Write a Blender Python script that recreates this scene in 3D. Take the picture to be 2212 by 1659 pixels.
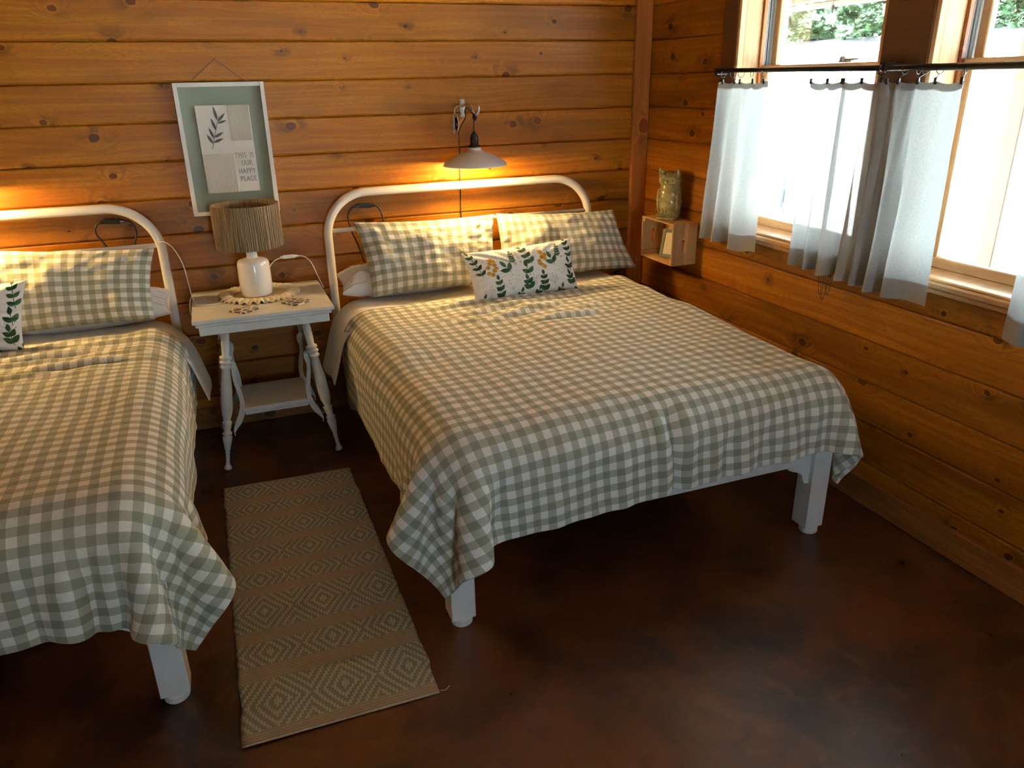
import bpy, bmesh, math, random
import numpy as np
from mathutils import Vector, Matrix

for o in list(bpy.data.objects):
    bpy.data.objects.remove(o)
random.seed(7)
RNG = np.random.default_rng(11)
S = bpy.context.scene
COL = S.collection
PI = math.pi

# ------------------------------------------------------------------ camera
F_PX = 1638.76
cam_d = bpy.data.cameras.new('camera')
cam = bpy.data.objects.new('camera', cam_d)
COL.objects.link(cam)
cam_d.sensor_fit = 'HORIZONTAL'
cam_d.sensor_width = 36.0
cam_d.lens = F_PX / 2212.0 * 36.0
cam_d.clip_start = 0.05
yaw, pitch, roll = math.radians(20.6806), math.radians(21.7991), math.radians(-1.1460)
fwd = Vector((math.sin(yaw) * math.cos(pitch), math.cos(yaw) * math.cos(pitch), -math.sin(pitch)))
rgt = Vector((math.cos(yaw), -math.sin(yaw), 0))
upv = rgt.cross(fwd)
r2 = math.cos(roll) * rgt + math.sin(roll) * upv
u2 = -math.sin(roll) * rgt + math.cos(roll) * upv
M3 = Matrix((r2, u2, -fwd)).transposed()
cam.matrix_world = Matrix.Translation((-2.6367, -4.4660, 1.8778)) @ M3.to_4x4()
S.camera = cam

# ------------------------------------------------------------------ world, sun, exposure
W_STRENGTH = 11.0
SUN_STRENGTH = 140.0
LAMP_W = 18.0
EXPOSURE = 1.04
world = bpy.data.worlds.new('sky'); S.world = world
world.use_nodes = True
bg = world.node_tree.nodes['Background']
bg.inputs['Color'].default_value = (0.64, 0.84, 1.0, 1)
bg.inputs['Strength'].default_value = W_STRENGTH
sun_d = bpy.data.lights.new('sun', 'SUN'); sun_d.energy = SUN_STRENGTH; sun_d.angle = 0.01
sun_d.color = (1.0, 0.97, 0.93)
sun = bpy.data.objects.new('sun', sun_d); COL.objects.link(sun)
sun.rotation_euler = Vector((0.50, -0.22, -0.85)).to_track_quat('-Z', 'Y').to_euler()
sun.location = (-5, 5, 12)
S.view_settings.view_transform = 'Standard'
S.view_settings.look = 'None'
S.view_settings.exposure = EXPOSURE
S.view_settings.gamma = 1.0
S.view_settings.use_curve_mapping = False
S.cycles.use_denoising = True
S.cycles.max_bounces = 6
S.cycles.use_adaptive_sampling = False
S.cycles.use_auto_tile = False
S.cycles.time_limit = 1100
S.cycles.diffuse_bounces = 4
S.cycles.transparent_max_bounces = 12
S.cycles.sample_clamp_indirect = 6.0
S.cycles.caustics_reflective = False
S.cycles.caustics_refractive = False

# ------------------------------------------------------------------ node helpers
class NT:
    def __init__(s, mat):
        s.t = mat.node_tree; s.n = s.t.nodes; s.l = s.t.links
    def add(s, typ, props=None, **inp):
        nd = s.n.new(typ)
        for k, v in (props or {}).items():
            setattr(nd, k, v)
        for k, v in inp.items():
            key = int(k[1:]) if (k[0] == 'i' and k[1:].isdigit()) else k.replace('_', ' ')
            s.put(nd.inputs[key], v)
        return nd
    def put(s, sock, v):
        if isinstance(v, bpy.types.NodeSocket):
            s.l.new(v, sock)
        else:
            if sock.type == 'RGBA' and len(v) == 3: v = (*v, 1)
            sock.default_value = v
    def m(s, op, a, b=0.0, c=0.0, clamp=False):
        nd = s.n.new('ShaderNodeMath'); nd.operation = op; nd.use_clamp = clamp
        s.put(nd.inputs[0], a); s.put(nd.inputs[1], b); s.put(nd.inputs[2], c)
        return nd.outputs[0]
    def step(s, x, a, b, lo=0.0, hi=1.0):
        nd = s.n.new('ShaderNodeMapRange'); nd.interpolation_type = 'SMOOTHSTEP'
        s.put(nd.inputs[0], x); s.put(nd.inputs[1], a); s.put(nd.inputs[2], b); s.put(nd.inputs[3], lo); s.put(nd.inputs[4], hi)
        return nd.outputs[0]
    def mix(s, f, a, b, mode='MIX'):
        nd = s.n.new('ShaderNodeMix'); nd.data_type = 'RGBA'; nd.blend_type = mode
        s.put(nd.inputs[0], f); s.put(nd.inputs[6], a); s.put(nd.inputs[7], b)
        return nd.outputs[2]
    def xyz(s, v):
        nd = s.n.new('ShaderNodeSeparateXYZ'); s.put(nd.inputs[0], v); return nd.outputs
    def vec(s, x, y, z):
        nd = s.n.new('ShaderNodeCombineXYZ'); s.put(nd.inputs[0], x); s.put(nd.inputs[1], y); s.put(nd.inputs[2], z); return nd.outputs[0]
    def noise(s, v, scale=1.0, detail=2.0, rough=0.5, dist=0.0):
        nd = s.add('ShaderNodeTexNoise', Vector=v, Scale=scale, Detail=detail, Roughness=rough, Distortion=dist)
        return nd.outputs[0]
    def bump(s, h, strength=0.3, dist=0.01):
        return s.add('ShaderNodeBump', Height=h, Strength=strength, Distance=dist).outputs[0]

def new_mat(name):
    m = bpy.data.materials.new(name); m.use_nodes = True
    return m, NT(m), m.node_tree.nodes['Principled BSDF']

def pbr(name, col, rough=0.5, metal=0.0, spec=0.5, var=0.0, vscale=8.0, bump=0.0, bscale=60.0, coat=0.0):
    m, n, p = new_mat(name)
    p.inputs['Base Color'].default_value = (*col, 1)
    p.inputs['Roughness'].default_value = rough
    p.inputs['Metallic'].default_value = metal
    p.inputs['Specular IOR Level'].default_value = spec
    p.inputs['Coat Weight'].default_value = coat
    p.inputs['Coat Roughness'].default_value = 0.08
    co = n.add('ShaderNodeTexCoord').outputs['Object']
    if var:
        f = n.noise(co, vscale, 4, .6)
        c = n.mix(n.step(f, .35, .65), [x * (1 - var) for x in col], [min(1, x * (1 + var)) for x in col])
        n.put(p.inputs['Base Color'], c)
    if bump:
        n.put(p.inputs['Normal'], n.bump(n.noise(co, bscale, 3, .6), bump, .004))
    return m

def wood_mat(name, light, base, dark, knots=True, rough=0.42, grain=45.0, kd_=1.0):
    """stained pine; length runs along the object's local X, height along Z"""
    m, n, p = new_mat(name)
    co = n.xyz(n.add('ShaderNodeTexCoord').outputs['Object'])
    rnd = n.add('ShaderNodeObjectInfo').outputs['Random']
    x = n.m('ADD', co[0], n.m('MULTIPLY', rnd, 37.3)); z = n.m('ADD', co[2], n.m('MULTIPLY', rnd, 19.1))
    def N2(fx, fz, o, det=2, dist=0.0, v=None):
        return n.noise(n.vec(n.m('MULTIPLY', x, fx), n.m('MULTIPLY', v or z, fz), o), 1.0, det, .55, dist)
    warp = N2(.9, 3.5, 0., 1)
    zw = n.m('ADD', z, n.m('MULTIPLY', n.m('SUBTRACT', warp, .5), .10))
    halo = 0.0
    if knots:
        vor = n.add('ShaderNodeTexVoronoi', {'voronoi_dimensions': '2D', 'feature': 'F1'},
                    Vector=n.vec(n.m('MULTIPLY', x, 3.3 * kd_), n.m('MULTIPLY', z, 4.4 * kd_), 0), Scale=1.0, Randomness=.95)
        cr = n.add('ShaderNodeSeparateColor', Color=vor.outputs['Color']).outputs
        wob = N2(26, 26, 7., 2)
        d = n.m('ADD', vor.outputs['Distance'], n.m('MULTIPLY', n.m('SUBTRACT', wob, .5), .10))
        pres = n.m('GREATER_THAN', cr[0], .30)
        size = n.step(cr[1], .0, 1., .028, .092)
        kd = n.m('DIVIDE', d, size)
        kn = n.m('MULTIPLY', n.step(kd, 1.12, .85), pres)
        ring = n.m('MULTIPLY', n.m('MULTIPLY', n.step(kd, .85, 1.1), n.step(kd, 1.6, 1.15)), pres)
        halo = n.m('MULTIPLY', n.step(kd, 5.0, 0.6), pres)
        smear = n.m('MULTIPLY', halo, n.step(N2(7, 13, 3., 2, .6), .47, .62))
    zz = n.m('ADD', n.m('MULTIPLY', zw, grain), n.m('MULTIPLY', halo, 4.0))
    g1 = n.noise(n.vec(n.m('MULTIPLY', x, 1.1), zz, 0), 1.0, 2, .55)
    g2 = N2(5, 330, 0., 2, 0, zw)
    big = N2(1.3, 6.5, 5., 2, .4)
    band = N2(.5, 16, 9., 1, 0, zw)
    mot = N2(34, 95, 1., 2, .8)
    c = n.mix(n.step(g1, .3, .68), light, base)
    c = n.mix(n.m('MULTIPLY', n.step(band, .50, .62), .45), c, [base[0] * .86, base[1] * .68, base[2] * .6])
    c = n.mix(n.m('MULTIPLY', n.step(big, .45, .72), .60), c, [b * .50 + dk * .50 for b, dk in zip(base, dark)])
    c = n.mix(n.m('MULTIPLY', n.step(mot, .44, .72), .42), c, [b * .6 + dk * .4 for b, dk in zip(base, dark)])
    c = n.mix(n.m('MULTIPLY', n.step(g2, .5, .8), .30), c, dark)
    tone = n.step(rnd, 0, 1, .78, 1.18)
    if knots:
        c = n.mix(n.m('MULTIPLY', smear, .75), c, [dark[0] * 1.0, dark[1] * 1.2, dark[2] * 1.1])
        kc = n.mix(cr[2], [x_ * .6 for x_ in dark], [dark[0] * 1.5, dark[1] * 1.05, dark[2] * .9])
        c = n.mix(n.m('MULTIPLY', kn, .9), c, kc)
        c = n.mix(n.m('MULTIPLY', ring, .32), c, [min(1, x_ * 1.1) for x_ in light])
    c = n.mix(1.0, c, n.add('ShaderNodeCombineColor', Red=tone, Green=tone, Blue=tone).outputs[0], 'MULTIPLY')
    n.put(p.inputs['Base Color'], c)
    n.put(p.inputs['Roughness'], n.step(mot, .3, .8, rough - .06, rough + .08))
    p.inputs['Specular IOR Level'].default_value = .22
    n.put(p.inputs['Normal'], n.bump(n.m('ADD', n.m('MULTIPLY', g1, .6), n.m('MULTIPLY', g2, .25)), .22, .004))
    return m

def gingham_mat(name, period, white, mid, dark):
    m, n, p = new_mat(name)
    uv = n.xyz(n.add('ShaderNodeUVMap').outputs[0])
    co = n.add('ShaderNodeTexCoord').outputs['Object']
    def stripe(v):
        fr = n.m('FRACT', n.m('DIVIDE', v, period))
        return n.m('MULTIPLY', n.step(fr, -.0, .03), n.step(fr, .53, .50))
    a, b = stripe(uv[0]), stripe(uv[1])
    ssum = n.m('ADD', a, b)
    c = n.mix(n.m('MINIMUM', ssum, 1.0), white, mid)
    c = n.mix(n.m('SUBTRACT', ssum, 1.0, clamp=True), c, dark)
    wv = n.noise(n.vec(n.m('MULTIPLY', uv[0], 900), n.m('MULTIPLY', uv[1], 140), 0), 1, 2, .6)
    wv2 = n.noise(n.vec(n.m('MULTIPLY', uv[0], 140), n.m('MULTIPLY', uv[1], 900), 4), 1, 2, .6)
    w = n.step(n.m('ADD', wv, wv2), .7, 1.3, .90, 1.06)
    c = n.mix(1.0, c, n.add('ShaderNodeCombineColor', Red=w, Green=w, Blue=w).outputs[0], 'MULTIPLY')
    n.put(p.inputs['Base Color'], c)
    p.inputs['Roughness'].default_value = .9
    p.inputs['Specular IOR Level'].default_value = .15
    p.inputs['Sheen Weight'].default_value = .15
    wr = n.noise(co, 9, 4, .55, .8); wr2 = n.noise(co, 38, 3, .6, .4)
    h = n.m('ADD', n.m('MULTIPLY', wr, .8), n.m('MULTIPLY', wr2, .22))
    n.put(p.inputs['Normal'], n.bump(h, .55, .02))
    return m

def cloth_mat(name, col, wr=.3):
    m, n, p = new_mat(name)
    co = n.add('ShaderNodeTexCoord').outputs['Object']
    p.inputs['Base Color'].default_value = (*col, 1)
    p.inputs['Roughness'].default_value = .9
    p.inputs['Specular IOR Level'].default_value = .15
    h = n.m('ADD', n.noise(co, 12, 4, .55, 1.0), n.m('MULTIPLY', n.noise(co, 45, 3, .6), .25))
    n.put(p.inputs['Normal'], n.bump(h, wr, .02))
    return m

# ------------------------------------------------------------------ materials
PINE_L, PINE_B, PINE_D = (.42, .162, .0085), (.310, .102, .0040), (.062, .021, .0035)
M = {}
M['pine'] = wood_mat('stained_pine', PINE_L, PINE_B, PINE_D)
M['post'] = wood_mat('stained_post', (.40, .15, .036), (.31, .105, .024), (.11, .034, .012), kd_=.6)
M['darktrim'] = wood_mat('dark_stained_trim', (.17, .075, .030), (.125, .052, .020), (.05, .020, .010), kd_=.7)
M['rawpine'] = wood_mat('clear_pine', (.72, .49, .26), (.60, .38, .18), (.40, .22, .10), knots=False, rough=.45, grain=60)
M['crate'] = wood_mat('crate_pine', (.66, .42, .19), (.56, .33, .135), (.34, .17, .06), knots=False, rough=.6, grain=90)
M['base'] = wood_mat('baseboard_pine', (.36, .15, .040), (.26, .10, .026), (.10, .036, .012), kd_=.6)
M['backing'] = pbr('wall_backing', (.08, .035, .012), .8)
M['white'] = pbr('white_paint', (.72, .71, .68), .42, var=.05, bump=.06, bscale=30)
M['whitetable'] = pbr('table_white_paint', (.66, .66, .63), .36, var=.06, vscale=14, bump=.08, bscale=40)
M['pipe'] = pbr('white_enamel', (.80, .78, .72), .22, coat=.4)
M['black'] = pbr('black_iron', (.012, .012, .014), .4, metal=.4)
M['blackplastic'] = pbr('black_plastic', (.010, .010, .010), .22)
M['cordblack'] = pbr('black_cord', (.014, .013, .012), .6)
M['cordwhite'] = pbr('white_cord', (.75, .70, .60), .5)
M['galv'] = pbr('galvanised_metal', (.55, .56, .55), .42, metal=.6, var=.25, vscale=60)
M['ceramic'] = pbr('white_ceramic', (.82, .82, .80), .12, coat=.6)
M['sheet'] = cloth_mat('white_sheet', (.80, .78, .76))
M['mattress'] = cloth_mat('mattress_cover', (.70, .69, .68), .1)
M['ruffle'] = cloth_mat('cream_cotton', (.82, .72, .52), .2)
M['ging1'] = gingham_mat('sage_gingham', .0567, (.84, .82, .78), (.475, .475, .380), (.295, .30, .220))
M['ging2'] = gingham_mat('sage_gingham_cream', .0567, (.84, .81, .72), (.475, .465, .345), (.295, .295, .200))
M['clear'] = pbr('clear_plastic', (.85, .82, .75), .15)
M['bulb'] = pbr('frosted_bulb', (.9, .85, .8), .3)
M['foam'] = pbr('grey_track', (.42, .46, .47), .35, metal=.3)

m, n, p = new_mat('shade_white'); M['shade'] = m
p.inputs['Base Color'].default_value = (.74, .74, .73, 1); p.inputs['Roughness'].default_value = .35

m, n, p = new_mat('lit_bulb'); M['litbulb'] = m
p.inputs['Emission Color'].default_value = (1.0, .56, .17, 1); p.inputs['Emission Strength'].default_value = 40

def floor_mat():
    m, n, p = new_mat('stained_concrete')
    co = n.add('ShaderNodeTexCoord').outputs['Object']
    a = n.noise(co, 1.4, 5, .62, 1.2); b = n.noise(co, 4.2, 6, .66, 1.6); d = n.noise(co, 16, 5, .65, .5)
    e = n.noise(n.add('ShaderNodeMapping', Vector=co, Rotation=(0, 0, .6), Scale=(3, 11, 1)).outputs[0], 1, 4, .6, 1.0)
    c = n.mix(n.step(a, .36, .64), (.042, .0160, .0080), (.135, .045, .0170))
    c = n.mix(n.m('MULTIPLY', n.step(b, .50, .70), .62), c, (.150, .070, .027))
    c = n.mix(n.m('MULTIPLY', n.step(b, .47, .28), .65), c, (.030, .0130, .0075))
    c = n.mix(n.m('MULTIPLY', n.step(e, .60, .74), .38), c, (.16, .088, .046))
    c = n.mix(n.m('MULTIPLY', n.step(d, .56, .80), .25), c, (.16, .095, .055))
    n.put(p.inputs['Base Color'], c)
    n.put(p.inputs['Roughness'], n.step(n.m('ADD', n.m('MULTIPLY', b, .6), n.m('MULTIPLY', d, .4)), .3, .7, .27, .35))
    p.inputs['Specular IOR Level'].default_value = .55
    n.put(p.inputs['Normal'], n.bump(n.m('ADD', b, n.m('MULTIPLY', d, .2)), .012, .01))
    return m
M['floor'] = floor_mat()

def jute_mat():
    m, n, p = new_mat('jute_strands')
    co = n.xyz(n.add('ShaderNodeTexCoord').outputs['Object'])
    ang = n.m('ARCTAN2', co[1], co[0])
    a = n.noise(n.vec(n.m('MULTIPLY', ang, 38), n.m('MULTIPLY', co[2], 5), 0), 1, 3, .6)
    b = n.noise(n.vec(n.m('MULTIPLY', ang, 110), n.m('MULTIPLY', co[2], 14), 2), 1, 2, .6)
    c = n.mix(n.step(a, .32, .68), (.44, .325, .20), (.23, .16, .092))
    c = n.mix(n.m('MULTIPLY', n.step(b, .55, .75), .5), c, (.11, .072, .04))
    n.put(p.inputs['Base Color'], c); p.inputs['Roughness'].default_value = .85
    p.inputs['Specular IOR Level'].default_value = .2
    n.put(p.inputs['Normal'], n.bump(n.m('ADD', a, b), .5, .006))
    return m
M['jute'] = jute_mat()

def rug_mat():
    m, n, p = new_mat('woven_rug')
    uv = n.xyz(n.add('ShaderNodeUVMap').outputs[0])       # metres: u across, v along
    u, v = uv[0], uv[1]
    att = n.add('ShaderNodeAttribute', {'attribute_name': 'band'}).outputs['Fac']   # 1 pattern band, 0 plain band
    pk = n.m('FLOOR', n.m('DIVIDE', u, .0085)); bp = n.add('ShaderNodeAttribute', {'attribute_name': 'bandpos'}).outputs['Fac']; ro = n.m('FLOOR', n.m('DIVIDE', bp, .0062))
    # twill diamonds: distance from a zig-zag
    zig = n.m('ABSOLUTE', n.m('SUBTRACT', n.m('FRACT', n.m('DIVIDE', pk, 26.0)), .5))
    ph = n.m('FRACT', n.m('ADD', n.m('DIVIDE', ro, 7.0), n.m('MULTIPLY', zig, 7.4)))
    fl = n.m('LESS_THAN', ph, .45)
    edge = n.step(n.m('FRACT', n.m('DIVIDE', u, .0085)), .0, .25)
    fl = n.m('MULTIPLY', n.m('MULTIPLY', fl, att), edge)
    nz = n.noise(n.vec(n.m('MULTIPLY', u, 60), n.m('MULTIPLY', v, 500), 0), 1, 2, .6)
    nb = n.noise(n.vec(n.m('MULTIPLY', u, 5), n.m('MULTIPLY', v, 5), 0), 1, 3, .6)
    green = n.mix(n.step(nz, .3, .7), (.29, .260, .172), (.38, .345, .240))
    tan = n.mix(n.step(nz, .3, .7), (.46, .335, .210), (.60, .47, .315))
    c = n.mix(att, tan, green)
    line = n.m('MULTIPLY', n.m('SUBTRACT', 1.0, att), n.step(n.m('FRACT', n.m('DIVIDE', v, .011)), .55, .7))
    c = n.mix(n.m('MULTIPLY', line, .5), c, (.22, .165, .105))
    c = n.mix(n.m('MULTIPLY', fl, .70), c, (.70, .63, .49))
    c = n.mix(n.m('MULTIPLY', n.step(nb, .5, .8), .35), c, (.2, .16, .10))
    n.put(p.inputs['Base Color'], c); p.inputs['Roughness'].default_value = .95
    p.inputs['Specular IOR Level'].default_value = .1
    hgt = n.m('ADD', n.m('MULTIPLY', fl, .5), n.m('ADD', n.m('MULTIPLY', nz, .5), n.m('MULTIPLY', n.m('SINE', n.m('DIVIDE', v, .0008)), .25)))
    n.put(p.inputs['Normal'], n.bump(hgt, .7, .004))
    return m
M['rug'] = rug_mat()

def curtain_mat(name, tr):
    m, n, p = new_mat(name)
    out = m.node_tree.nodes['Material Output']
    co = n.add('ShaderNodeTexCoord').outputs['Object']
    bmp = n.bump(n.noise(co, 14, 4, .6, .5), .15, .02)
    w = n.noise(n.add('ShaderNodeMapping', Vector=co, Scale=(300, 300, 120)).outputs[0], 1, 2, .6)
    col = n.mix(n.step(w, .3, .7), (.36, .345, .33), (.42, .405, .39))
    colt = n.mix(n.step(w, .3, .7), (.70, .80, .79), (.82, .91, .90))
    d = n.add('ShaderNodeBsdfDiffuse', Color=col, Normal=bmp).outputs[0]
    t = n.add('ShaderNodeBsdfTranslucent', Color=colt, Normal=bmp).outputs[0]
    x = n.add('ShaderNodeBsdfTransparent', Color=(1, 1, 1)).outputs[0]
    a = n.add('ShaderNodeMixShader', i0=tr, i1=d, i2=t).outputs[0]
    b = n.add('ShaderNodeMixShader', i0=.03, i1=a, i2=x).outputs[0]
    n.l.new(b, out.inputs[0])
    return m
M['curtain'] = curtain_mat('white_cotton_voile', .150)

def glass_mat():
    m, n, p = new_mat('window_glass')
    out = m.node_tree.nodes['Material Output']
    fr = n.add('ShaderNodeFresnel', IOR=1.45).outputs[0]
    g = n.add('ShaderNodeBsdfGlossy', Color=(1, 1, 1), Roughness=.02).outputs[0]
    t = n.add('ShaderNodeBsdfTransparent', Color=(.96, .98, .97)).outputs[0]
    n.l.new(n.add('ShaderNodeMixShader', i0=n.m('MULTIPLY', fr, .6), i1=t, i2=g).outputs[0], out.inputs[0])
    return m
M['glass'] = glass_mat()

def vcol_mat(name):
    m, n, p = new_mat(name)
    a = n.add('ShaderNodeAttribute', {'attribute_name': 'print'}).outputs['Color']
    co = n.add('ShaderNodeTexCoord').outputs['Object']
    n.put(p.inputs['Base Color'], a); p.inputs['Roughness'].default_value = .9
    p.inputs['Specular IOR Level'].default_value = .15
    h = n.m('ADD', n.noise(co, 10, 3, .5, .5), n.m('MULTIPLY', n.noise(co, 420, 2, .6), .06))
    n.put(p.inputs['Normal'], n.bump(h, .25, .02))
    return m
M['print'] = vcol_mat('botanical_print')

# ------------------------------------------------------------------ object helpers
def obj(name, me, mat=None, parent=None, smooth=False):
    if isinstance(me, bmesh.types.BMesh):
        bm = me; me = bpy.data.meshes.new(name)
        bmesh.ops.recalc_face_normals(bm, faces=bm.faces)
        bm.to_mesh(me); bm.free()
    if mat is not None and not me.materials:
        me.materials.append(M[mat] if isinstance(mat, str) else mat)
    if smooth:
        me.polygons.foreach_set('use_smooth', [True] * len(me.polygons))
    o = bpy.data.objects.new(name, me); COL.objects.link(o)
    if parent is not None:
        o.parent = parent
    return o
def empty(name, loc=(0, 0, 0), rz=0.0):
    o = bpy.data.objects.new(name, None); COL.objects.link(o)
    o.location = loc; o.rotation_euler = (0, 0, rz); o.empty_display_size = .05
    return o
def tag(o, label, cat, group=None):
    o['label'] = label; o['category'] = cat
    if group: o['group'] = group
    return o
def struct(o):
    o['kind'] = 'structure'; return o

def box(bm, lo, hi, bev=0.0, seg=1):
    b2 = bmesh.new()
    r = bmesh.ops.create_cube(b2, size=1.0)
    for v in b2.verts:
        v.co = Vector([lo[i] + (v.co[i] + .5) * (hi[i] - lo[i]) for i in range(3)])
    if bev > 0:
        bmesh.ops.bevel(b2, geom=list(b2.edges), offset=bev, segments=seg, profile=.5, affect='EDGES')
    me = bpy.data.meshes.new('tmp'); b2.to_mesh(me); b2.free(); bm.from_mesh(me); bpy.data.meshes.remove(me)
    return bm
def boxes(*specs):
    bm = bmesh.new()
    for s in specs: box(bm, *s)
    return bm

def tube(bm, pts, rad, seg=10, caps=True, closed=False):
    pts = [Vector(p) for p in pts]; n = len(pts)
    rads = rad if isinstance(rad, (list, tuple)) else [rad] * n
    rings = []
    prev = None
    for i, p in enumerate(pts):
        if closed: t = pts[(i + 1) % n] - pts[i - 1]
        else: t = pts[min(i + 1, n - 1)] - pts[max(i - 1, 0)]
        t.normalize()
        if prev is None:
            a = Vector((0, 0, 1)) if abs(t.z) < .9 else Vector((1, 0, 0))
            u = t.cross(a).normalized()
        else:
            u = (prev - t * prev.dot(t)).normalized()
        prev = u; w = t.cross(u)
        rings.append([bm.verts.new(p + rads[i] * (math.cos(2 * PI * k / seg) * u + math.sin(2 * PI * k / seg) * w)) for k in range(seg)])
    for i in range(n if closed else n - 1):
        A, B = rings[i], rings[(i + 1) % n]
        for k in range(seg):
            bm.faces.new((A[k], A[(k + 1) % seg], B[(k + 1) % seg], B[k]))
    if caps and not closed:
        bm.faces.new(rings[0][::-1]); bm.faces.new(rings[-1])
    return bm
def tubes(*specs, **kw):
    bm = bmesh.new()
    for s in specs: tube(bm, *s, **kw)
    return bm
def lathe(bm, prof, seg=24, center=(0, 0, 0), axis=None, cap=True):
    """prof: (radius, t); axis: (P0, P1) maps t in [0,1] along it, else t is z"""
    if axis is None:
        P0 = Vector(center); A = Vector((0, 0, 1)); u, w = Vector((1, 0, 0)), Vector((0, 1, 0))
    else:
        P0 = Vector(axis[0]); A = Vector(axis[1]) - P0; d = A.normalized()
        u = d.cross(Vector((0, 1, 0))).normalized(); w = d.cross(u)
    rings = []
    for r, t in prof:
        rings.append([bm.verts.new(P0 + A * t + max(r, 1e-5) * (math.cos(2 * PI * k / seg) * u + math.sin(2 * PI * k / seg) * w)) for k in range(seg)])
    for A_, B_ in zip(rings, rings[1:]):
        for k in range(seg):
            bm.faces.new((A_[k], A_[(k + 1) % seg], B_[(k + 1) % seg], B_[k]))
    if cap:
        bm.faces.new(rings[0][::-1]); bm.faces.new(rings[-1])
    return bm
def extrude_poly(bm, pts, vec):
    a = [bm.verts.new(Vector(p)) for p in pts]; b = [bm.verts.new(Vector(p) + Vector(vec)) for p in pts]
    n = len(pts)
    bm.faces.new(a[::-1]); bm.faces.new(b)
    for i in range(n):
        bm.faces.new((a[i], a[(i + 1) % n], b[(i + 1) % n], b[i]))
    return bm
def grid_mesh(name, P, UV=None, closed=False):
    """P: (nu,nv,3)"""
    nu, nv = P.shape[:2]
    idx = np.arange(nu * nv).reshape(nu, nv)
    q = np.stack([idx[:-1, :-1], idx[1:, :-1], idx[1:, 1:], idx[:-1, 1:]], -1).reshape(-1, 4)
    me = bpy.data.meshes.new(name)
    me.from_pydata(P.reshape(-1, 3).tolist(), [], q.tolist())
    if UV is not None:
        lay = me.uv_layers.new(name='UVMap')
        li = np.empty(len(me.loops), np.int32); me.loops.foreach_get('vertex_index', li)
        lay.data.foreach_set('uv', UV.reshape(-1, 2)[li].astype(np.float32).ravel())
    me.polygons.foreach_set('use_smooth', [True] * len(me.polygons))
    return me
def bez(P, n=24):
    """Catmull-Rom through points"""
    P = [np.array(p, float) for p in P]
    P = [2 * P[0] - P[1]] + P + [2 * P[-1] - P[-2]]
    out = []
    for i in range(1, len(P) - 2):
        for t in np.linspace(0, 1, n, endpoint=False):
            a, b, c, d = P[i - 1:i + 3]
            out.append(.5 * ((2 * b) + (c - a) * t + (2 * a - 5 * b + 4 * c - d) * t * t + (3 * b - a - 3 * c + d) * t ** 3))
    out.append(P[-2])
    return [tuple(o) for o in out]

# ------------------------------------------------------------------ the room shell
RH = .19
ZT = 2.2797                     # seam 0
CEIL = 3.02
XL, YF = -6.6, -7.1             # left wall, front wall
struct(obj('floor', boxes(((XL - .2, YF - .25, -.12), (.34, .3, 0))), 'floor'))
struct(obj('ceiling', boxes(((XL - .2, YF - .25, CEIL), (.34, .3, CEIL + .1))), pbr('ceiling_pine', (.36, .19, .07), .6, var=.1)))
struct(obj('wall_left', boxes(((XL - .2, YF, 0), (XL, .1, CEIL))), pbr('pine_wall_far', (.30, .125, .025), .6, var=.15)))
FW = pbr('pine_wall_front', (.30, .125, .025), .6, var=.15)
struct(obj('wall_front', boxes(((XL - .2, YF - .22, 0), (-2.45, YF, CEIL)), ((-1.75, YF - .22, 0), (.34, YF, CEIL)), ((-2.45, YF - .22, 1.95), (-1.75, YF, CEIL)), ((-2.45, YF - .22, 0), (-1.75, YF, .15))), FW))

def plank_profile(za, zb, x, t):
    return [(x, t, za), (x, .009, za), (x, .0035, za + .004), (x, 0, za + .011), (x, 0, zb - .006), (x, .006, zb), (x, t, zb)]
def plank_mesh(L, h, t=.045, bev=.007):
    bm = bmesh.new()
    extrude_poly(bm, plank_profile(-h / 2, h / 2, -L / 2, t), (L, 0, 0))
    return bm
wall_back = struct(obj('wall_back', boxes(((XL - .2, .046, 0), (.34, .30, CEIL))), 'backing'))
L = -XL + .02
bm = plank_mesh(L, RH - .001); me_row = bpy.data.meshes.new('plank'); bm.to_mesh(me_row); bm.free(); me_row.materials.append(M['pine'])
for k in range(-4, 12):
    o = obj('plank', me_row, None, wall_back)
    o.location = (XL / 2, 0, ZT - RH * k - RH / 2)
# right wall: windows cut rows 6..(-3)
WZ0, WZ1 = 1.070, 2.76
WIN = [(-.880, -1.856), (-2.088, -3.064)]
wall_right = struct(obj('wall_right', boxes(
    ((.046, YF, 0), (.30, .1, WZ0)), ((.046, YF, WZ1), (.30, .1, CEIL)),
    ((.046, WIN[0][0], WZ0), (.30, .1, WZ1)), ((.046, WIN[1][0], WZ0), (.30, WIN[0][1], WZ1)),
    ((.046, YF, WZ0), (.30, WIN[1][1], WZ1))), 'backing'))
def right_plank(y0, y1, z0, z1, bits=()):
    """board on the right wall, y0>y1; local X runs along -y"""
    Lc, zc = (y0 + y1) / 2, (z0 + z1) / 2
    bm = bmesh.new()
    extrude_poly(bm, plank_profile(z0 - zc, z1 - zc, -(y0 - y1) / 2, .045), (y0 - y1, 0, 0))
    for a, b, c, d in bits:
        box(bm, (-(a - Lc), 0, c - zc), (-(b - Lc), .045, d - zc), .007)
    o = obj('plank', bm, 'pine', wall_right)
    o.rotation_euler = (0, 0, -PI / 2); o.location = (.0, Lc, zc)
    return o
gaps = [(0.0, WIN[0][0]), (WIN[0][1], WIN[1][0]), (WIN[1][1], YF)]
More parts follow.
